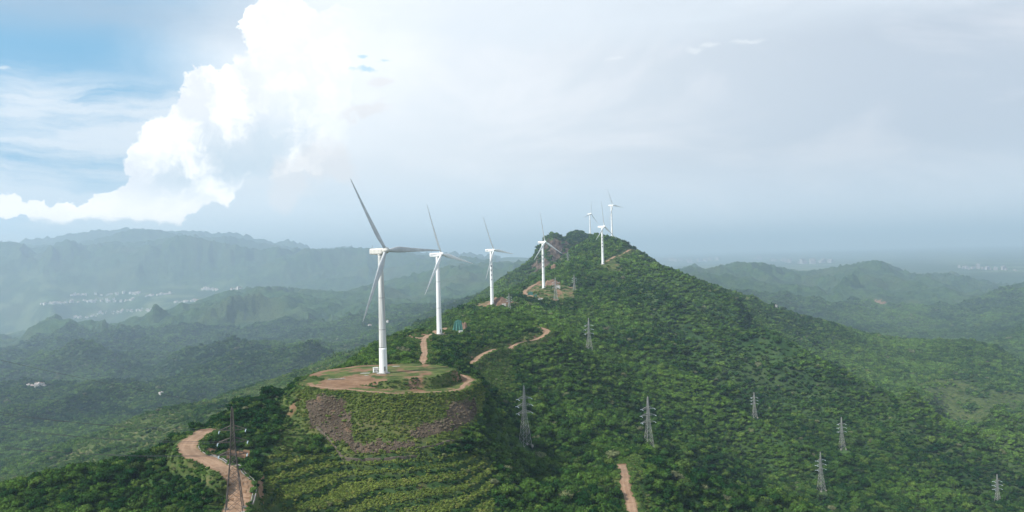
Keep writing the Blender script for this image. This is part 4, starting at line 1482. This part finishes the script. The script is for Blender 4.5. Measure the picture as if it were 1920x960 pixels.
# ------------------------------------------------------------------ vegetation
def crown_mesh(name, seed, nleaf, leaf, lobes=6, mat='leaf', core=True, flat=.8):
    """unit crown (radius about 1): leaf clumps spread over a handful of lobes, denser outside"""
    r = np.random.default_rng(seed)
    vs, fs = [], []
    L = [(0, 0, .55, .62)]
    for k in range(lobes):
        an = 2 * math.pi * (k + r.random() * .7) / lobes
        rr = .38 + .22 * r.random()
        L.append((rr * math.cos(an), rr * math.sin(an), .35 + .6 * r.random(), .36 + .2 * r.random()))
    if core:
        for (x, y, z, q) in L:
            o = len(vs)
            n1, n2 = 7, 4
            for j in range(n2 + 1):
                ph = -math.pi / 2 + math.pi * j / n2
                for i in range(n1):
                    th = 2 * math.pi * i / n1 + j * .4
                    s = q * .74 * (.85 + .3 * r.random())
                    vs.append((x + s * math.cos(ph) * math.cos(th), y + s * math.cos(ph) * math.sin(th), z + s * flat * math.sin(ph)))
            for j in range(n2):
                for i in range(n1):
                    fs.append((o + j * n1 + i, o + j * n1 + (i + 1) % n1, o + (j + 1) * n1 + (i + 1) % n1, o + (j + 1) * n1 + i))
    for k in range(nleaf):
        x, y, z, q = L[r.integers(len(L))]
        d = r.normal(size=3)
        d[2] = abs(d[2]) * .9 - .25
        d /= np.linalg.norm(d)
        s = q * (.72 + .42 * r.random() ** .7)
        c = np.array((x, y, z)) + d * s * np.array((1, 1, flat))
        nrm = d * .8 + r.normal(size=3) * .45 + np.array((0, 0, .35))
        nrm /= np.linalg.norm(nrm)
        u = np.cross(nrm, r.normal(size=3)); u /= np.linalg.norm(u)
        v = np.cross(nrm, u)
        a = leaf * (.6 + .8 * r.random()); b_ = a * (.55 + .5 * r.random())
        o = len(vs)
        bend = nrm * a * .25
        vs += [tuple(c - u * a), tuple(c - v * b_ * .8 - bend * .3), tuple(c + u * a * .9 - bend), tuple(c + v * b_)]
        fs.append((o, o + 1, o + 2, o + 3))
    me = bpy.data.meshes.new(name)
    me.from_pydata([tuple(map(float, v)) for v in vs], [], fs)
    me.materials.append(M[mat])
    me.polygons.foreach_set('use_smooth', [True] * len(me.polygons))
    me.update()
    return me


def trunk_mesh(seed):
    r = random.Random(seed)
    mb = MB()
    mb.bar((0, 0, -.35), (.03, .02, .35), .16, .11, n=7)
    for k in range(5):
        an = 2 * math.pi * k / 5 + r.random()
        mb.bar((.03, .02, .25 + .04 * k), (.4 * math.cos(an), .4 * math.sin(an), .6 + .25 * r.random()), .07, .025, n=5)
    me = bpy.data.meshes.new('trunk')
    me.from_pydata(mb.v, [], mb.f); me.materials.append(M['bark']); me.update()
    return me


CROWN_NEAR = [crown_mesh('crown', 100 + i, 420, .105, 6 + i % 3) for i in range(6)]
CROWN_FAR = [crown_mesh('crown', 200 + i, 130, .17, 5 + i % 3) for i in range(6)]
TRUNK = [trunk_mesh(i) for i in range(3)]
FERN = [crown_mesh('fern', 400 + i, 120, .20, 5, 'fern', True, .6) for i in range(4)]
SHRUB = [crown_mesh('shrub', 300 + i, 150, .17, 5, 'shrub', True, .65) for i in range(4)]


def stone_mesh(seed):
    r = np.random.default_rng(seed)
    bm = bmesh.new()
    bmesh.ops.create_icosphere(bm, subdivisions=1, radius=1)
    for v in bm.verts:
        v.co *= .7 + .5 * r.random()
        v.co.z *= .7
    me = bpy.data.meshes.new('stone')
    bm.to_mesh(me); bm.free()
    me.materials.append(M['stone'])
    return me


STONE = [stone_mesh(i) for i in range(4)]


def scatter(name, X, Y, Z, S, protos, label, zs=None):
    """one object: its points carry copies of a few meshes (geometry nodes)"""
    n = len(X)
    me = bpy.data.meshes.new(name)
    me.vertices.add(n)
    me.vertices.foreach_set('co', np.stack([X, Y, Z], -1).astype(np.float32).ravel())
    zs = np.ones(n) if zs is None else zs
    sc = np.stack([S, S, S * zs], -1)
    me.attributes.new('sc', 'FLOAT_VECTOR', 'POINT').data.foreach_set('vector', sc.astype(np.float32).ravel())
    rt = np.stack([rng.normal(0, .07, n), rng.normal(0, .07, n), rng.uniform(0, 6.283, n)], -1)
    me.attributes.new('rt', 'FLOAT_VECTOR', 'POINT').data.foreach_set('vector', rt.astype(np.float32).ravel())
    me.attributes.new('ix', 'INT', 'POINT').data.foreach_set('value', rng.integers(0, len(protos), n).astype(np.int32))
    o = link(bpy.data.objects.new(name, me))
    ng = bpy.data.node_groups.new(name, 'GeometryNodeTree')
    ng.interface.new_socket('Geometry', in_out='INPUT', socket_type='NodeSocketGeometry')
    ng.interface.new_socket('Geometry', in_out='OUTPUT', socket_type='NodeSocketGeometry')
    N = ng.nodes
    gi, go = N.new('NodeGroupInput'), N.new('NodeGroupOutput')
    join = N.new('GeometryNodeJoinGeometry')
    for pm in reversed(protos):
        oi = N.new('GeometryNodeObjectInfo'); oi.transform_space = 'ORIGINAL'
        oi.inputs['As Instance'].default_value = False
        oi.inputs['Object'].default_value = pm
        gt = N.new('GeometryNodeGeometryToInstance')
        ng.links.new(oi.outputs['Geometry'], gt.inputs[0])
        ng.links.new(gt.outputs[0], join.inputs[0])
    ip = N.new('GeometryNodeInstanceOnPoints')
    ip.inputs['Pick Instance'].default_value = True

    def na(nm, typ):
        a = N.new('GeometryNodeInputNamedAttribute'); a.data_type = typ; a.inputs['Name'].default_value = nm
        return a.outputs[0]
    e2r = N.new('FunctionNodeEulerToRotation')
    ng.links.new(na('rt', 'FLOAT_VECTOR'), e2r.inputs[0])
    ng.links.new(gi.outputs[0], ip.inputs['Points'])
    ng.links.new(join.outputs[0], ip.inputs['Instance'])
    ng.links.new(na('ix', 'INT'), ip.inputs['Instance Index'])
    ng.links.new(e2r.outputs[0], ip.inputs['Rotation'])
    ng.links.new(na('sc', 'FLOAT_VECTOR'), ip.inputs['Scale'])
    ng.links.new(ip.outputs[0], go.inputs[0])
    md = o.modifiers.new('scatter', 'NODES'); md.node_group = ng
    for pm in protos:
        for mt in pm.data.materials:
            if mt.name not in [m_.name for m_ in me.materials]:
                me.materials.append(mt)
    return tag(o, label, kind='stuff')


def jgrid(x0, x1, y0, y1, s):
    nx, ny = int((x1 - x0) / s), int((y1 - y0) / s)
    a, b = np.meshgrid(np.arange(nx), np.arange(ny))
    X = x0 + (a + .5 * (b % 2) + rng.uniform(-.42, .42, a.shape)) * s
    Y = y0 + (b + rng.uniform(-.42, .42, a.shape)) * s
    return X.ravel(), Y.ravel()


def candidates(y0, y1, s, slack=.01, up=5, pad=90):
    xl, xr = (-pad - PX0) / F * y1, (1920 + pad - PX0) / F * y1
    X, Y = jgrid(xl, xr, y0, y1, s)
    k = (X / Y > (-pad - PX0) / F) & (X / Y < (1920 + pad - PX0) / F)
    X, Y = X[k], Y[k]
    Z = height(X, Y)
    k = visible(X, Y, Z, up, slack) & ((Z + up) / Y > -.36)
    X, Y, Z = X[k], Y[k], Z[k]
    px, py = unlev(X / Y, Z / Y)
    return X, Y, Z, px, py


def openland(X, Y, px, py):
    """True where no trees grow"""
    r, rp, rb, th, fr = pad_radii(X, Y)
    pad = r < rb + 1.5
    i = np.clip(np.interp(np.log(Y), gv, np.arange(NR)), 0, NR - 1).astype(int)
    j = np.clip(np.round(np.interp(X / Y, ga, np.arange(NC))), 0, NC - 1).astype(int)
    g = A_grass[i, j] > .5
    fld = A_field[i, j] > .5
    rk = A_rock[i, j] > .72
    d = A_dirt[i, j] > .7
    fs_ = fillslope[i, j]
    tr_ = terr[i, j] > .4
    return pad | g | fld | rk | d, fs_, tr_, pad, (i, j)


PYA = np.array([[p.x, p.y] for p in PY]); 


def near_pylon(X, Y, rad):
    m = np.zeros(len(X), bool)
    for k_, p in enumerate(PYA):
        m |= np.hypot(X - p[0], Y - p[1] + 1.5) < rad
        reach = (0, 26, 20, 14, 12, 16, 18, 12)[k_] if k_ < 8 else 0
        dy = p[1] - Y
        m |= (np.abs(X - p[0] * Y / p[1]) < 5.5) & (dy > 0) & (dy < reach)
    return m


TB = np.array([[t[1].x, t[1].y] for t in T])
trees = []        # x, y, z, radius, hz, depth class
EDGE = {'near': [], 'far': []}
forest = {'near': [], 'far': []}
shr = []


def grow(y0, y1, s, rad, cond, cls, hz=(.85, 1.25), up=5):
    X, Y, Z, px, py = candidates(y0, y1, s, up=up)
    op, fs_, tr_, pad, _ = openland(X, Y, px, py)
    rdist = road_dist(X, Y) if y0 < 1700 else np.full(X.shape, 1e9)
    k = ~op & ~fs_ & ~tr_ & cond(X, Y, px, py) & (rdist > rad * .75 + 3.5 * (Y > 1150) + 2.8 * ((Y > 520) & (Y < 900))) & ~near_pylon(X, Y, 5.5)
    for t in TB:
        k &= np.hypot(X - t[0], Y - t[1]) > 6
    n_ = k.sum()
    S = rad * np.clip(rng.lognormal(-.08, .42, n_), .45, 2.3)
    forest[cls].append(np.stack([X[k], Y[k], Z[k] - .25 * S, S, rng.uniform(hz[0], hz[1], n_), px[k], py[k]], -1))


# low wind-cut wood on the near ridge (left), taller wood on the flank (right)
ridge_small = lambda X, Y, px, py: (px < 985) & (Y < 830)
right_near = lambda X, Y, px, py: ~((px < 985) & (Y < 830))
grow(235, 830, 2.15, 1.6, ridge_small, 'near')
grow(300, 830, 3.05, 2.25, right_near, 'near')
grow(830, 1300, 3.6, 2.5, lambda X, Y, px, py: px > -2000, 'far')
grow(1300, 2300, 4.8, 3.3, lambda X, Y, px, py: px > -2000, 'far')
grow(2300, 4300, 6.8, 4.6, lambda X, Y, px, py: px > -2000, 'far')
FN = np.concatenate(forest['near']); FF = np.concatenate(forest['far'])
print('trees near', len(FN), 'far', len(FF))

# the 300 trees that show largest stand as things of their own
px, py = FN[:, 5], FN[:, 6]
vis = visible(FN[:, 0], FN[:, 1], FN[:, 2], FN[:, 3] * .9, -.0005) & (px > 4) & (px < 1916) & (py < 955)
size = np.where(vis, FN[:, 3] / FN[:, 1], 0)
pick = np.argsort(-size)[:300]
mask = np.ones(len(FN), bool); mask[pick] = False


def region(px, py, Y):
    if px < 440 and Y < 420:
        return 'low dark tree in the dense wood left of the wide dirt road', 'trees of the wood left of the wide dirt road'
    if px < 580 and Y < 470:
        return 'low dark tree on the wooded hump above the bend of the wide dirt road', 'trees on the hump above the wide dirt road'
    if px < 985 and Y < 520:
        return 'dark leafy tree on the slope right of the terraces', 'trees right of the terraces'
    if px < 1165:
        return 'leafy green tree on the slope left of the narrow dirt road', 'trees left of the narrow dirt road'
    if Y < 520:
        return 'dark leafy tree on the spur right of the narrow dirt road', 'trees on the spur right of the narrow dirt road'
    return 'dark leafy tree on the wooded flank behind the narrow road', 'trees on the wooded flank behind the narrow road'


proto_t = []
for n_, i in enumerate(pick):
    x, y, z_, s, hz, px_, py_ = FN[i]
    ci = n_ % 6
    root = empty('tree', (float(x), float(y), float(z_) + .25 * float(s)), rng.uniform(0, 6.28))
    root.scale = (float(s), float(s), float(s * hz))
    lb, gp = region(px_, py_, y)
    tag(root, lb, 'tree', gp)
    link(bpy.data.objects.new('crown', CROWN_NEAR[ci]), root)
    link(bpy.data.objects.new('trunk', TRUNK[n_ % 3]), root)
FN = FN[mask]
Xb, Yb, Zb, pxb, pyb = candidates(225, 375, 1.5, .006, 2)
_, fsb, trb, _, _ = openland(Xb, Yb, pxb, pyb)
qb = (Zb + .02 * Xb + 0.6 * perlin(Xb / 17, Yb / 17, 88)) / hstep; qb = qb - np.floor(qb)
kb = trb & ~fsb & (qb > .32) & (qb < .72) & (rng.random(len(Xb)) < .92) & (road_dist(Xb, Yb) > 1)
nb_ = kb.sum()
Xv, Yv, Zv, pxv, pyv = candidates(240, 800, 2.0, .006, 2)
opv, fsv, trv, padv, ijv = openland(Xv, Yv, pxv, pyv)
kv = (A_grass[ijv] > .5) & ~padv & ~fsv & ~trv & (road_dist(Xv, Yv) > .9) & (rng.random(len(Xv)) < .30) & ~near_pylon(Xv, Yv, 4)
for t in TB:
    kv &= np.hypot(Xv - t[0], Yv - t[1]) > 7
nv_ = kv.sum()
FN = np.concatenate([FN, np.stack([Xv[kv], Yv[kv], Zv[kv] - .3, rng.uniform(.5, 1.1, nv_), rng.uniform(.7, 1.1, nv_), pxv[kv], pyv[kv]], -1)])
FN = np.concatenate([FN, np.stack([Xb[kb], Yb[kb], Zb[kb] - .3, rng.uniform(.55, 1.15, nb_), rng.uniform(.7, 1.1, nb_), pxb[kb], pyb[kb]], -1)])
PN = [bpy.data.objects.new('crown', m_) for m_ in CROWN_NEAR]
PF = [bpy.data.objects.new('crown', m_) for m_ in CROWN_FAR]
PE = [bpy.data.objects.new('fern', m_) for m_ in FERN]
PS = [bpy.data.objects.new('shrub', m_) for m_ in SHRUB]
PT = [bpy.data.objects.new('stone', m_) for m_ in STONE]
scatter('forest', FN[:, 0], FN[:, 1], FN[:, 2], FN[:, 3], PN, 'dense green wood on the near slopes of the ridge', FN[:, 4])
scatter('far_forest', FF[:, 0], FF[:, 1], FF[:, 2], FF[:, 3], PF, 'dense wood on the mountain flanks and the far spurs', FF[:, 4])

# shrubs, tall grass tufts and ground cover
def cover(y0, y1, s, rad, cond, slack=.006):
    X, Y, Z, px, py = candidates(y0, y1, s, slack, 2)
    op, fs_, tr_, pad, ij = openland(X, Y, px, py)
    rdist = road_dist(X, Y)
    k = cond(X, Y, px, py, op, fs_, tr_, pad, ij) & (rdist > rad * .15)
    for t in TB:
        k &= np.hypot(X - t[0], Y - t[1]) > 5
    n_ = k.sum()
    S = rad * np.clip(rng.lognormal(0, .3, n_), .5, 2)
    return np.stack([X[k], Y[k], Z[k] - .3 * S, S, rng.uniform(.7, 1.3, n_)], -1)


def c_fill(X, Y, px, py, op, fs_, tr_, pad, ij):
    rub = A_rock[ij] > .5
    nz = fbm(X / 8, Y / 8, 3, 77)
    dens = np.where(py < 790, .95, .62)
    return fs_ & ((~rub & (rng.random(len(X)) < dens)) | (rub & (rng.random(len(X)) < .07))) & (Y < 430)


def c_terr(X, Y, px, py, op, fs_, tr_, pad, ij):
    q_ = (Z_of(X, Y) + .02 * X + 0.6 * perlin(X / 17, Y / 17, 88)) / hstep
    f_ = q_ - np.floor(q_)
    nz = fbm(X / 10, Y / 10, 3, 78)
    return tr_ & ~fs_ & (rng.random(len(X)) < np.where((f_ > .86) | (f_ < .24), .97, .10 + .35 * (nz > .3)))


Z_of = height


def c_open(X, Y, px, py, op, fs_, tr_, pad, ij):
    g = (A_grass[ij] > .5) & ~pad & ~fs_ & ~tr_
    nz = fbm(X / 12, Y / 12, 3, 79)
    bare = A_dirt[ij] > .6
    return g & ~bare & (rng.random(len(X)) < .85 + .5 * nz)


def c_padbank(X, Y, px, py, op, fs_, tr_, pad, ij):
    r, rp, rb, th, fr = pad_radii(X, Y)
    front = (r > rp - .4) & (r < rp + 3.0) & (fr > .15)
    edge = (r > rb - .8) & (r < rb + 2.5)
    return (Y < 460) & ((front & (rng.random(len(X)) < .8)) | (edge & (rng.random(len(X)) < .7))) & (A_dirt[ij] < .95)


CF = np.concatenate([cover(250, 470, .95, .66, c_fill), cover(225, 375, 1.05, .72, c_terr)])
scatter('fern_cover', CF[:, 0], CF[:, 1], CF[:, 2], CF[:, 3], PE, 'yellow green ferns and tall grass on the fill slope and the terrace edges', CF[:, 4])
C = [cover(250, 800, 1.5, .95, c_open), cover(800, 1900, 4.5, 2.2, lambda X, Y, px, py, op, fs_, tr_, pad, ij: (A_grass[ij] > .5) & (rng.random(len(X)) < np.where((X < -150), .62, .2)) & (A_dirt[ij] < .6)),
     cover(370, 470, .9, .6, c_padbank)]
C = np.concatenate(C)
print('cover', len(C))
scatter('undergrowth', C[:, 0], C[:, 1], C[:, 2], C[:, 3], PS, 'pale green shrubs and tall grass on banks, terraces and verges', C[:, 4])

X, Y, Z, px, py = candidates(330, 420, .62, .004, 1)
_, fs_, _, pad, ij = openland(X, Y, px, py)
k = (A_rock[ij] > .5) & (rng.random(len(X)) < .9) & ~pad
X, Y, Z = X[k], Y[k], Z[k]
S = .34 * np.clip(rng.lognormal(0, .55, len(X)), .35, 3.4)
scatter('rubble', X, Y, Z, S, PT, 'grey brown broken rock tipped on the fill slope under the platform')

# ------------------------------------------------------------------ sky
SUN_DIR = Vector((-.88, -.42, .95)).normalized()
sun_el = math.asin(SUN_DIR.z)
world = bpy.data.worlds.new('World')
scene.world = world
world.use_nodes = True
nt = world.node_tree
nt.nodes.clear()
b = NB(nt)
sky = b.node('ShaderNodeTexSky', sky_type='NISHITA')
sky.sun_disc = False
sky.sun_elevation = sun_el
sky.sun_rotation = math.atan2(SUN_DIR.x, SUN_DIR.y)
sky.altitude = 600
sky.air_density = 1.0; sky.dust_density = 1.0; sky.ozone_density = 1.0
dvec = b.node('ShaderNodeTexCoord').outputs['Generated']
dn = b.vm('NORMALIZE', dvec)
sp = b.node('ShaderNodeSeparateXYZ'); nt.links.new(dn, sp.inputs[0])
az = b.m('ARCTAN2', sp.outputs[0], sp.outputs[1])       # bearing from north (+Y), eastward
el = b.m('ARCSINE', sp.outputs[2])
# bearing and elevation in degrees
AZ = b.m('MULTIPLY', az, 180 / math.pi)
EL = b.m('MULTIPLY', el, 180 / math.pi)


def ae(px, py):
    a, e = lev(px, py)
    a, e = float(a), float(e)
    return math.degrees(math.atan(a)), math.degrees(math.atan2(e, math.hypot(1, a)))


G = b.comb(AZ, EL, 0)
warp1 = b.noise(G, .11, 6, .62, out=1)
warp1 = b.vm('SUBTRACT', warp1, (.5, .5, .5))
warp2 = b.vm('SUBTRACT', b.noise(G, .5, 6, .65, out=1), (.5, .5, .5))
cell2 = b.vor(b.vm('ADD', G, b.vm('MULTIPLY', warp2, (1.2, 1.2, 0))), .75, feature='SMOOTH_F1')
GW = b.vm('ADD', G, b.vm('ADD', b.vm('MULTIPLY', warp1, (5.0, 5.0, 0)), b.vm('MULTIPLY', warp2, (2.2, 2.2, 0))))


def blob(px, py, rpx, sy=1.0, src=None):
    """1 at the middle of a round cloud, 0 at its rim, falling on outside"""
    a, e = ae(px, py)
    rr = rpx / F * 180 / math.pi
    d = b.vm('MULTIPLY', b.vm('SUBTRACT', src or GW, (a, e, 0)), (1 / rr, 1 / (rr * sy), 0))
    return b.m('SUBTRACT', 1.0, b.vm('LENGTH', d, out=1))


def union(bl):
    x = bl[0]
    for q_ in bl[1:]:
        nd = b.node('ShaderNodeMath', operation='SMOOTH_MAX')
        b.link(x, nd.inputs[0]); b.link(q_, nd.inputs[1]); nd.inputs[2].default_value = .18
        x = nd.outputs[0]
    return x


cum = union([blob(*q_) for q_ in ((535, 60, 62), (528, 140, 68), (600, 110, 80), (560, 215, 100), (470, 250, 100), (390, 215, 62), (370, 290, 98), (300, 330, 78),
                                  (240, 375, 52), (290, 385, 62), (180, 392, 38), (120, 396, 30), (60, 398, 26), (10, 397, 24), (-50, 398, 26), (640, 80, 62))])
crisp = b.m('ADD', cum, b.m('MULTIPLY', b.m('SUBTRACT', .45, cell2), .42))
cum_mask = b.ss(crisp, .0, .07)
cum_soft = b.ss(cum, -.25, .55)
# a cut flat base under the cloud
base_n = b.m('ADD', EL, b.m('MULTIPLY', b.vm('DOT_PRODUCT', warp2, (0, 1, 0), out=1), 1.6))
_, e_base = ae(160, 417)
cum_mask = b.m('MULTIPLY', cum_mask, b.ss(base_n, e_base - .15, e_base + .25))
# veil of high cloud to the right of the cumulus
veil = union([blob(*q_, src=b.vm('ADD', G, b.vm('MULTIPLY', warp1, (9, 9, 0)))) for q_ in ((760, 200, 420, .9), (640, 330, 330, .6), (1150, 250, 560, .6), (1650, 230, 620, .55), (450, 380, 260, .4))])
veil = b.ss(veil, -.25, .45)
# bands of thin cloud on the left
GS = b.vm('MULTIPLY', b.vm('ADD', G, b.vm('MULTIPLY', warp1, (7, 2.5, 0))), (.07, .42, 1))
bands = b.noise(GS, 1.0, 7, .62)
_, e1 = ae(200, 360); _, e2 = ae(200, 180); _, e3 = ae(200, 120)
band_w = b.m('MULTIPLY', b.ss(EL, e3 + .6, e2 - .6), b.ss(AZ, -2, -14))
band = b.m('MULTIPLY', b.ss(bands, .34, .58), band_w)
topveil = b.m('MULTIPLY', b.ss(EL, ae(100, 90)[1], ae(100, 10)[1]), b.ss(bands, .3, .7, .55, 1))

K = 10.0      # the background strength below is 0.1


def kc(r_, g_, b_):
    return (r_ * K, g_ * K, b_ * K)


blue = b.mix(.80, sky.outputs[0], kc(.145, .40, .62))
# general grey white overcast, darker towards the right and low down
n_ov = b.noise(b.vm('MULTIPLY', G, (.05, .12, 1)), 1.0, 5, .6, .6)
ovc = b.mix(b.ss(AZ, -16, 32), kc(.76, .80, .84), kc(.46, .52, .595))
ovc = b.mix(b.m('MULTIPLY', b.ss(n_ov, .42, .62), .95), ovc, b.mix(b.ss(AZ, -12, 32), kc(.82, .84, .87), kc(.60, .63, .685)))
lowr = b.m('MULTIPLY', b.ss(EL, 9, 1), b.ss(AZ, 2, 26))
ovc = b.mix(b.m('MULTIPLY', lowr, .75), ovc, kc(.50, .555, .61))
ov_mask = b.m('MAXIMUM', b.ss(AZ, -16, -7), veil)
# the sky away from the photograph's view stays an even broken overcast
colr = b.mix(ov_mask, blue, ovc)
colr = b.mix(b.m('MULTIPLY', topveil, .75), colr, b.mix(b.ss(AZ, -20, -6), kc(.34, .44, .55), kc(.68, .74, .80)))
colr = b.mix(b.m('MULTIPLY', band, .88), colr, kc(.70, .75, .80))
lowhaze = b.m('MULTIPLY', b.ss(EL, 7.5, 2.0), b.ss(AZ, 18, 2))
colr = b.mix(b.m('MULTIPLY', lowhaze, .7), colr, kc(.44, .55, .64))
# cumulus: white heads, grey-blue hollow on the lower right
lit = b.noise(GW, .22, 6, .6)
hollow = b.m('MULTIPLY', b.ss(blob(400, 350, 150, .8), -.1, .6), 1.0)
hollow = b.m('MAXIMUM', hollow, b.ss(blob(560, 300, 170, .8), .0, .7))
white = b.mix(b.ss(lit, .42, .60), kc(.78, .80, .84), kc(1.04, 1.03, 1.01))
white = b.mix(b.m('MULTIPLY', hollow, b.ss(lit, .62, .40)), white, kc(.56, .655, .73))
pinkish = b.m('MULTIPLY', b.ss(EL, ae(200, 330)[1], ae(200, 405)[1]), .75)
white = b.mix(pinkish, white, kc(1.16, 1.08, 1.03))
fade_r = b.ss(b.m('ADD', AZ, b.m('MULTIPLY', b.vm('DOT_PRODUCT', warp1, (1, 0, 0), out=1), 10)), ae(700, 200)[0], ae(560, 200)[0])
colr = b.mix(b.m('MULTIPLY', cum_mask, b.m('MAXIMUM', fade_r, .0)), colr, white)
glow = b.m('MULTIPLY', b.ss(blob(600, 90, 240, 1.0), -.1, .8), .45)
colr = b.mix(b.m('MULTIPLY', glow, b.m('SUBTRACT', 1.0, b.ss(AZ, ae(470, 0)[0] + 1.2, ae(470, 0)[0] - .5))), colr, kc(.95, .96, .98))
# secondary soft puffs right of the hollow
puff = union([blob(*q_) for q_ in ((600, 290, 42), (550, 335, 46), (640, 300, 34), (545, 370, 26), (680, 215, 46, .35), (700, 170, 30, .4))])
puffm = b.ss(b.m('ADD', puff, b.m('MULTIPLY', b.m('SUBTRACT', .45, cell2), .6)), -.15, .5)
colr = b.mix(b.m('MULTIPLY', puffm, .6), colr, kc(.74, .72, .72))
# small blue gaps and two wisps
GL = b.vm('ADD', G, b.vm('MULTIPLY', warp2, (1.6, .9, 0)))
gap = union([blob(686, 130, 26, .32, GL), blob(678, 108, 13, .4, GL), blob(722, 112, 16, .35, GL)])
colr = b.mix(b.m('MULTIPLY', b.ss(b.m('ADD', gap, b.m('MULTIPLY', b.m('SUBTRACT', b.noise(G, 1.1, 6, .7), .5), 3.0)), .15, .9), .62), colr, kc(.30, .58, .75))
wisp = union([blob(1300, 95, 26, .35, GL), blob(1330, 84, 34, .2, GL), blob(1400, 76, 46, .12, GL), blob(1148, 112, 30, .16, GL), blob(5, 130, 18, .2, GL)])
colr = b.mix(b.m('MULTIPLY', b.ss(wisp, .1, .8), .55), colr, kc(.76, .79, .82))
boost = b.ss(EL, 7.0, 0.0, 1.0, 1.45)
colr = b.vm('MULTIPLY', colr, b.comb(boost, boost, boost))
bg = b.node('ShaderNodeBackground')
nt.links.new(colr, bg.inputs[0]); bg.inputs[1].default_value = .1
ow = b.node('ShaderNodeOutputWorld'); nt.links.new(bg.outputs[0], ow.inputs[0])
world.cycles.sampling_method = 'MANUAL'
world.cycles.sample_map_resolution = 512

sun = bpy.data.lights.new('sun', 'SUN')
sun.energy = 5.0
sun.angle = R(3)
sun.color = (1.0, .95, .88)
so = link(bpy.data.objects.new('sun', sun))
so.rotation_euler = SUN_DIR.to_track_quat('Z', 'Y').to_euler()

# ------------------------------------------------------------------ haze: one closed box of even air
zlo = float(GZ.min()) - 1.0
ztop = max(float(GZ.max()), 160.0) + 25
mb = MB()
hx, hy0, hy1 = 150000.0, -3000.0, 64000.0
mb.box((0, (hy0 + hy1) / 2, (zlo + ztop) / 2), (hx * 2, hy1 - hy0, ztop - zlo))
m, nt = new_mat('haze')
hb_ = NB(nt)
pv = hb_.node('ShaderNodeVolumePrincipled')
pv.inputs['Color'].default_value = (.52, .67, .86, 1)
pv.inputs['Absorption Color'].default_value = (.09, .12, .09, 1)
pv.inputs['Density'].default_value = 1.06e-4
pv.inputs['Anisotropy'].default_value = .22
oo = hb_.node('ShaderNodeOutputMaterial')
nt.links.new(pv.outputs[0], oo.inputs['Volume'])
m.cycles.homogeneous_volume = True if hasattr(m.cycles, 'homogeneous_volume') else None
hz = mb.build('haze', [m])
tag(hz, 'pale blue haze over the valleys', kind='stuff')

# ------------------------------------------------------------------ camera and render settings
cam = bpy.data.cameras.new('camera')
cam.sensor_width = 36; cam.sensor_fit = 'HORIZONTAL'
cam.lens = 36 * F / 1920
cam.shift_x = 0.0
cam.shift_y = -(480 - PY0) / 1920
cam.clip_start = 1; cam.clip_end = 300000
co = link(bpy.data.objects.new('camera', cam))
co.matrix_world = Matrix(((CR, SR, 0, 0), (0, 0, -1, 0), (-SR, CR, 0, 0), (0, 0, 0, 1)))
scene.camera = co
scene.view_settings.view_transform = 'Standard'
scene.view_settings.look = 'None'
scene.view_settings.exposure = 0.36
scene.view_settings.gamma = 1
scene.view_settings.use_curve_mapping = False
scene.render.engine = 'CYCLES'
scene.cycles.use_denoising = True
scene.cycles.max_bounces = 6
scene.cycles.volume_bounces = 1
scene.cycles.transparent_max_bounces = 8
